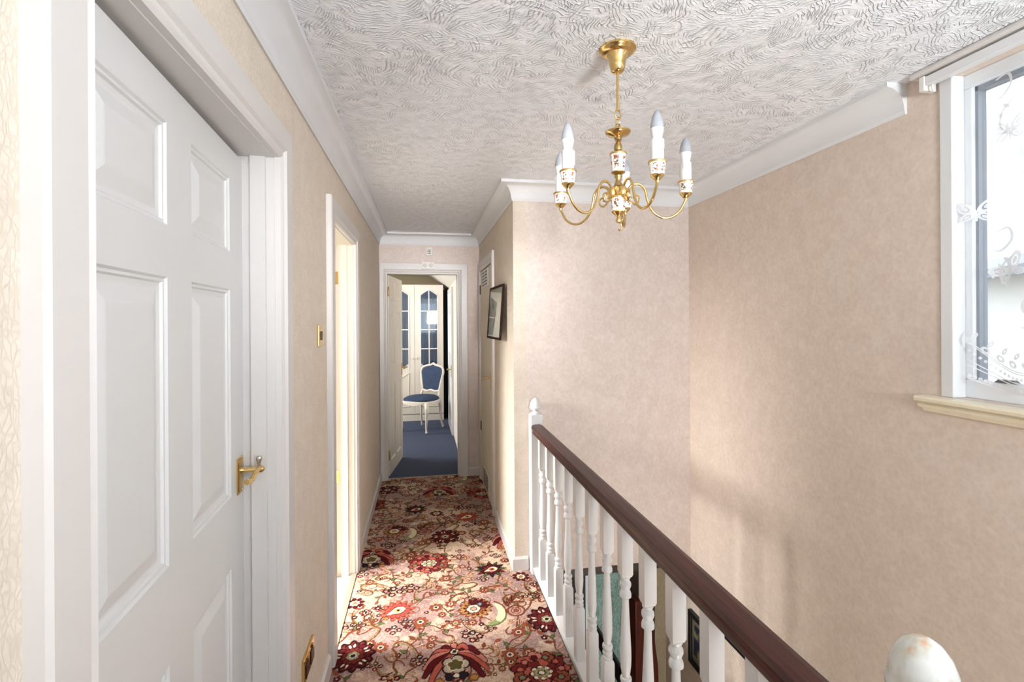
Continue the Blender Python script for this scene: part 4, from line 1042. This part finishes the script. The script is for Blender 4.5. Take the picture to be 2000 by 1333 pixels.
def butterfly(y_, z_, s, a_):
    for t, L_ in ((.5, 1.), (2.4, 1.), (3.6, .7), (-.5, .7)):
        blob(y_+.030*s*L_*math.cos(t+a_), z_+.030*s*L_*math.sin(t+a_), .026*s*L_, .014*s*L_, t+a_, .55)
        blob(y_+.030*s*L_*math.cos(t+a_), z_+.030*s*L_*math.sin(t+a_), .010*s*L_, .005*s*L_, t+a_, .1)
    stroke([(y_-.02*math.sin(a_), z_-.025), (y_, z_), (y_+.01, z_+.03)], .004)
rl = random.Random(3)
for i in range(6):
    yb = 1.235-i*.27
    for j, zz in enumerate((2.09, 1.86, 1.66)):
        butterfly(yb-.09*((j+1) % 2)+.01, zz+rl.uniform(-.02, .02), 1.15, rl.uniform(-.5, .5))
    for j, zz in enumerate((2.22, 2.0, 1.76, 1.55)):
        y_ = yb-.04-.12*(j % 2); f = 1 if j % 2 else -1
        stroke([(y_, zz+.03), (y_+f*.035, zz+.035), (y_+f*.045, zz), (y_+f*.01, zz-.03), (y_-f*.02, zz-.02)], .0045)
        stroke([(y_+f*.05, zz-.05), (y_+f*.02, zz-.07), (y_+f*.01, zz-.11), (y_+f*.03, zz-.14)], .004)
        for k in range(3): blob(y_+f*(.03-.02*k), zz-.06-.02*k, .013, .005, .6+k*.5, .1)
# lace border: scalloped bands with dots and blossoms
i = 0
while True:
    y_ = 1.262-i*.0125
    if y_ < -.42: break
    dz = .035*abs(math.sin((y_-1.27)/.30*PI)); zb2 = 1.335-dz
    up_ = .10*(1-abs(math.sin((y_-1.27)/.30*PI)))
    blob(y_, zb2+.012, .0052, .0052, 0, .2); blob(y_, zb2+.045+up_*.5, .0045, .0045, 0, .2)
    if i % 3 == 0: blob(y_, zb2+.085+up_*.4, .014, .009, .8, .4); blob(y_-.012, zb2+.11+up_*.3, .012, .006, 2.2, .3)
    i += 1
for k in range(170):
    ya, yb = 1.27-k*.01, 1.26-k*.01
    f_ = lambda q: (1.335-.035*abs(math.sin((q-1.27)/.30*PI)), .10*(1-abs(math.sin((q-1.27)/.30*PI))))
    for o_, m_ in ((.002, 0), (.026, .2), (.033, .3), (.060, .6), (.066, .6)):
        (za, ua), (zb3, ub) = f_(ya), f_(yb)
        vs = []
        for (q, zq, uq) in ((ya, za, ua), (yb, zb3, ub)):
            for w_ in (-.0018, .0018):
                p = lpos(q, zq+o_+m_*uq+w_); vs.append(bm.verts.new((p[0]-.003, p[1], p[2])))
        bm.faces.new((vs[0], vs[1], vs[3], vs[2]))
obj('lace_pattern', bm, 'lace', cu)

# window 2 behind the camera (seen only in reflections)
wn = empty('window_2'); struct(wn, 'white framed window behind the camera')
bm = BM()
for a_ in ((-.35, -.29), (1.09, 1.15), (.37, .43)): box(bm, a_[0], a_[1], YB-.07, YB-.02, 1.05, 2.15)
box(bm, -.35, 1.15, YB-.07, YB-.02, 1.05, 1.11); box(bm, -.35, 1.15, YB-.07, YB-.02, 2.09, 2.15); obj('window_frame', bm, 'upvc', wn)
bm = BM(); box(bm, -.30, 1.10, YB-.05, YB-.045, 1.10, 2.10); obj('glass', bm, 'glass', wn)

# ------------------------------------------------------------------ small wall fittings
sw = empty('light_switch', (XL, 2.078, 1.470)); tag(sw, 'brass light switch on the left wall before the second doorway', 'light switch')
bm = BM(); box(bm, 0, .007, -.043, .043, -.043, .043); obj('plate', bm, 'brass', sw, bevel=.003)
bm = BM(); box(bm, .007, .010, -.012, .012, -.018, .018); obj('rocker', bm, 'dark_metal', sw)
so = empty('power_socket', (XL, 1.835, .325)); tag(so, 'brass double power socket low on the left wall', 'socket')
bm = BM(); box(bm, 0, .010, -.073, .073, -.043, .043); obj('plate', bm, 'brass', so, bevel=.003)
for s_ in (-1, 1):
    bm = BM(); box(bm, .010, .013, s_*.036-.024, s_*.036+.024, -.030, .016); i_ = obj('socket_insert', bm, 'dark_metal', so, bevel=.001)
    bm = BM(); box(bm, .0101, .016, s_*.036-.006, s_*.036+.006, .020, .032); obj('toggle', bm, 'brass', so)
th = empty('thermostat', (.036, YF-.0225, 2.053)); tag(th, 'small white two-dial control box on the bedroom door head', 'thermostat')
bm = BM(); box(bm, -.058, .058, -.022, 0, -.033, .033); obj('case', bm, 'plastic', th, bevel=.004)
for s_ in (-1, 1): bm = BM(); lathe(bm, [(.020, 0), (.020, .004), (.014, .007)], 20, mtx=Matrix.Translation((s_*.028, -.022, 0)) @ Matrix.Rotation(PI/2, 4, 'X')); obj('dial', bm, mat('dial', (206, 198, 190), .4), th, smooth=True)
de = empty('door_chime', (.045, YF, 2.19)); tag(de, 'tiny cream sensor box with dark slots under the coving', 'sensor')
bm = BM(); box(bm, -.026, .026, -.022, 0, -.040, .040); obj('case', bm, 'plastic', de, bevel=.003)
bm = BM()
for a_ in (-.012, .004):
    for k in range(3): box(bm, a_, a_+.009, -.0235, -.0221, -.024+k*.016, -.014+k*.016)
obj('slot', bm, 'black', de)

M['picture_brown'] = mat('picture_brown', (44, 22, 17), .75, spec=.15)
def picture(nm, label, y0, y1, z0, z1, x, m_frame, m_in, fw=.022, depth=.018, lean=0, sgn=-1, twist=0):
    """picture on an x-facing wall; root at the middle, sgn = side the picture faces"""
    cy_, cz_ = (y0+y1)/2, (z0+z1)/2
    r = empty(nm, (x, cy_, cz_)); r.rotation_euler = (0, sgn*lean, twist); tag(r, label, 'picture')
    hy, hz = (y1-y0)/2, (z1-z0)/2; f0, f1 = (sgn*depth, 0) if sgn < 0 else (0, depth)
    bm = BM(); box(bm, f0, f1, -hy, -hy+fw, -hz, hz); box(bm, f0, f1, hy-fw, hy, -hz, hz); box(bm, f0, f1, -hy+fw, hy-fw, -hz, -hz+fw); box(bm, f0, f1, -hy+fw, hy-fw, hz-fw, hz)
    obj('frame', bm, m_frame, r, bevel=.002)
    xm = sgn*depth*.45
    bm = BM(); box(bm, min(xm, xm-sgn*.003), max(xm, xm-sgn*.003), -hy+fw, hy-fw, -hz+fw, hz-fw); obj('mount', bm, 'mount' if m_in == 'print_pale' else 'gilt', r)
    k = .70 if m_in == 'print_pale' else .84
    bm = BM(); box(bm, min(xm, xm+sgn*.001), max(xm, xm+sgn*.001), -(hy-fw)*k, (hy-fw)*k, -(hz-fw)*k*.85, (hz-fw)*k*.85); obj('print', bm, m_in, r)
    bm = BM(); xg = sgn*depth*.8; box(bm, min(xg, xg+sgn*.001), max(xg, xg+sgn*.001), -hy+fw, hy-fw, -hz+fw, hz-fw); obj('glass', bm, 'pic_glass', r)
    return r
picture('framed_picture', 'thin dark framed picture hanging askew on the passage wall beside the cupboard', 3.12, 3.60, 1.395, 1.765, XC-.038, M['picture_brown'], 'print_pale', .016, .014, lean=math.radians(-4), twist=math.radians(2.5))
picture('framed_picture', 'black framed dark picture low on the stairwell wall, nearer the hall door', 2.62, 2.895, -.68, -.345, XR-.001, 'black', 'print_dark', .03, .026)
picture('framed_picture', 'black framed picture low on the stairwell wall just under the handrail', 2.16, 2.60, -.29, -.10, XR-.001, 'black', 'print_dark', .02, .022)

# ------------------------------------------------------------------ lower hall door and post
d = empty('door_6'); struct(d, 'dark framed glazed hall door with frosted panes below')
bm = BM()
box(bm, .82, .88, 3.23, 3.36, -2.6, -.17); box(bm, 1.54, 1.60, 3.23, 3.36, -2.6, -.17); box(bm, .88, 1.54, 3.23, 3.36, -.235, -.17); box(bm, 1.42, 1.485, 3.23, 3.36, -2.6, -.235)
obj('door_frame', bm, 'dark_wood', d)
bm = BM(); box(bm, 1.498, 1.530, 3.29, 3.30, -2.6, -.30); obj('side_pane', bm, 'frosted', d)
bm = BM(); box(bm, 1.485, 1.497, 3.27, 3.31, -2.6, -.235); box(bm, 1.531, 1.54, 3.27, 3.31, -2.6, -.235); obj('pane_edge', bm, 'grey_pvc', d)
lf = empty('door_leaf', (1.480, 3.365, -2.58), math.radians(91), parent=d)
# leaf runs from the hinge outward; local x 0..0.74
bm = BM(); LZ = 2.33
box(bm, 0, .05, 0, .04, 0, LZ); box(bm, .69, .74, 0, .04, 0, LZ); box(bm, .05, .69, 0, .04, 0, .20); box(bm, .05, .69, 0, .04, LZ-.06, LZ); box(bm, .05, .69, 0, .04, 1.33, 1.48)
obj('leaf_frame', bm, 'dark_wood', lf)
bm = BM(); box(bm, .05, .69, .018, .024, .20, 1.33); box(bm, .05, .69, .018, .024, 1.48, LZ-.06); obj('frosted_pane', bm, 'frosted', lf)
bm = BM(); box(bm, .676, .69, .041, .046, .2, LZ-.06); box(bm, .05, .69, .041, .044, 1.48, 1.492); obj('bead', bm, 'grey_pvc', lf)
for z_ in (-.45, -1.05): hinge(d, 1.425, 3.222, z_, 'grey_pvc', .09, .008)
bm = BM(); pp = [(-.075, -2.2)]+[(-.075, 0)]+[(-.060+.02*i, -.0-.004*i*i) for i in range(1, 6)]+[(.085, -.45), (.10, -1.0), (.11, -2.2)]
prism(bm, pp, 'y', -.05, .05); o = obj('wooden_post', bm, 'mahogany_v', bevel=.006); o.location = (1.43, 3.06, -.33)
tag(o, 'dark red mahogany post with a rounded shoulder seen between the spindles', 'post')

# dark porch beyond the hall door
bm = BM(); box(bm, .70, .76, 3.36, 4.4, -2.6, 0); box(bm, .76, 1.46, 4.34, 4.4, -2.6, 0); struct(obj('wall_porch', bm, 'dark_wood'), 'dark porch wall beyond the hall door')
# ------------------------------------------------------------------ outside
bm = BM(); box(bm, -30, 40, -30, 40, -2.95, -2.85); struct(obj('ground', bm, 'ground'), 'ground outside')
hs = empty('neighbouring_house', (9.3, 8.2, -2.60), math.radians(-32)); tag(hs, 'neighbouring house with a grey slate roof seen through the stair window', 'house')
bm = BM(); box(bm, 0, 6, -5, 5, 0, 4.75); obj('house_wall', bm, 'render', hs)
bm = BM(); prism(bm, [(-.35, 4.68), (3, 6.7), (6.35, 4.68), (6.35, 4.82), (3, 6.86), (-.35, 4.82)], 'y', -5.3, 5.3); obj('roof', bm, 'slate', hs)
bm = BM(); box(bm, -.42, -.30, -5.3, 5.3, 4.60, 4.70); obj('gutter', bm, 'grey_pvc', hs)
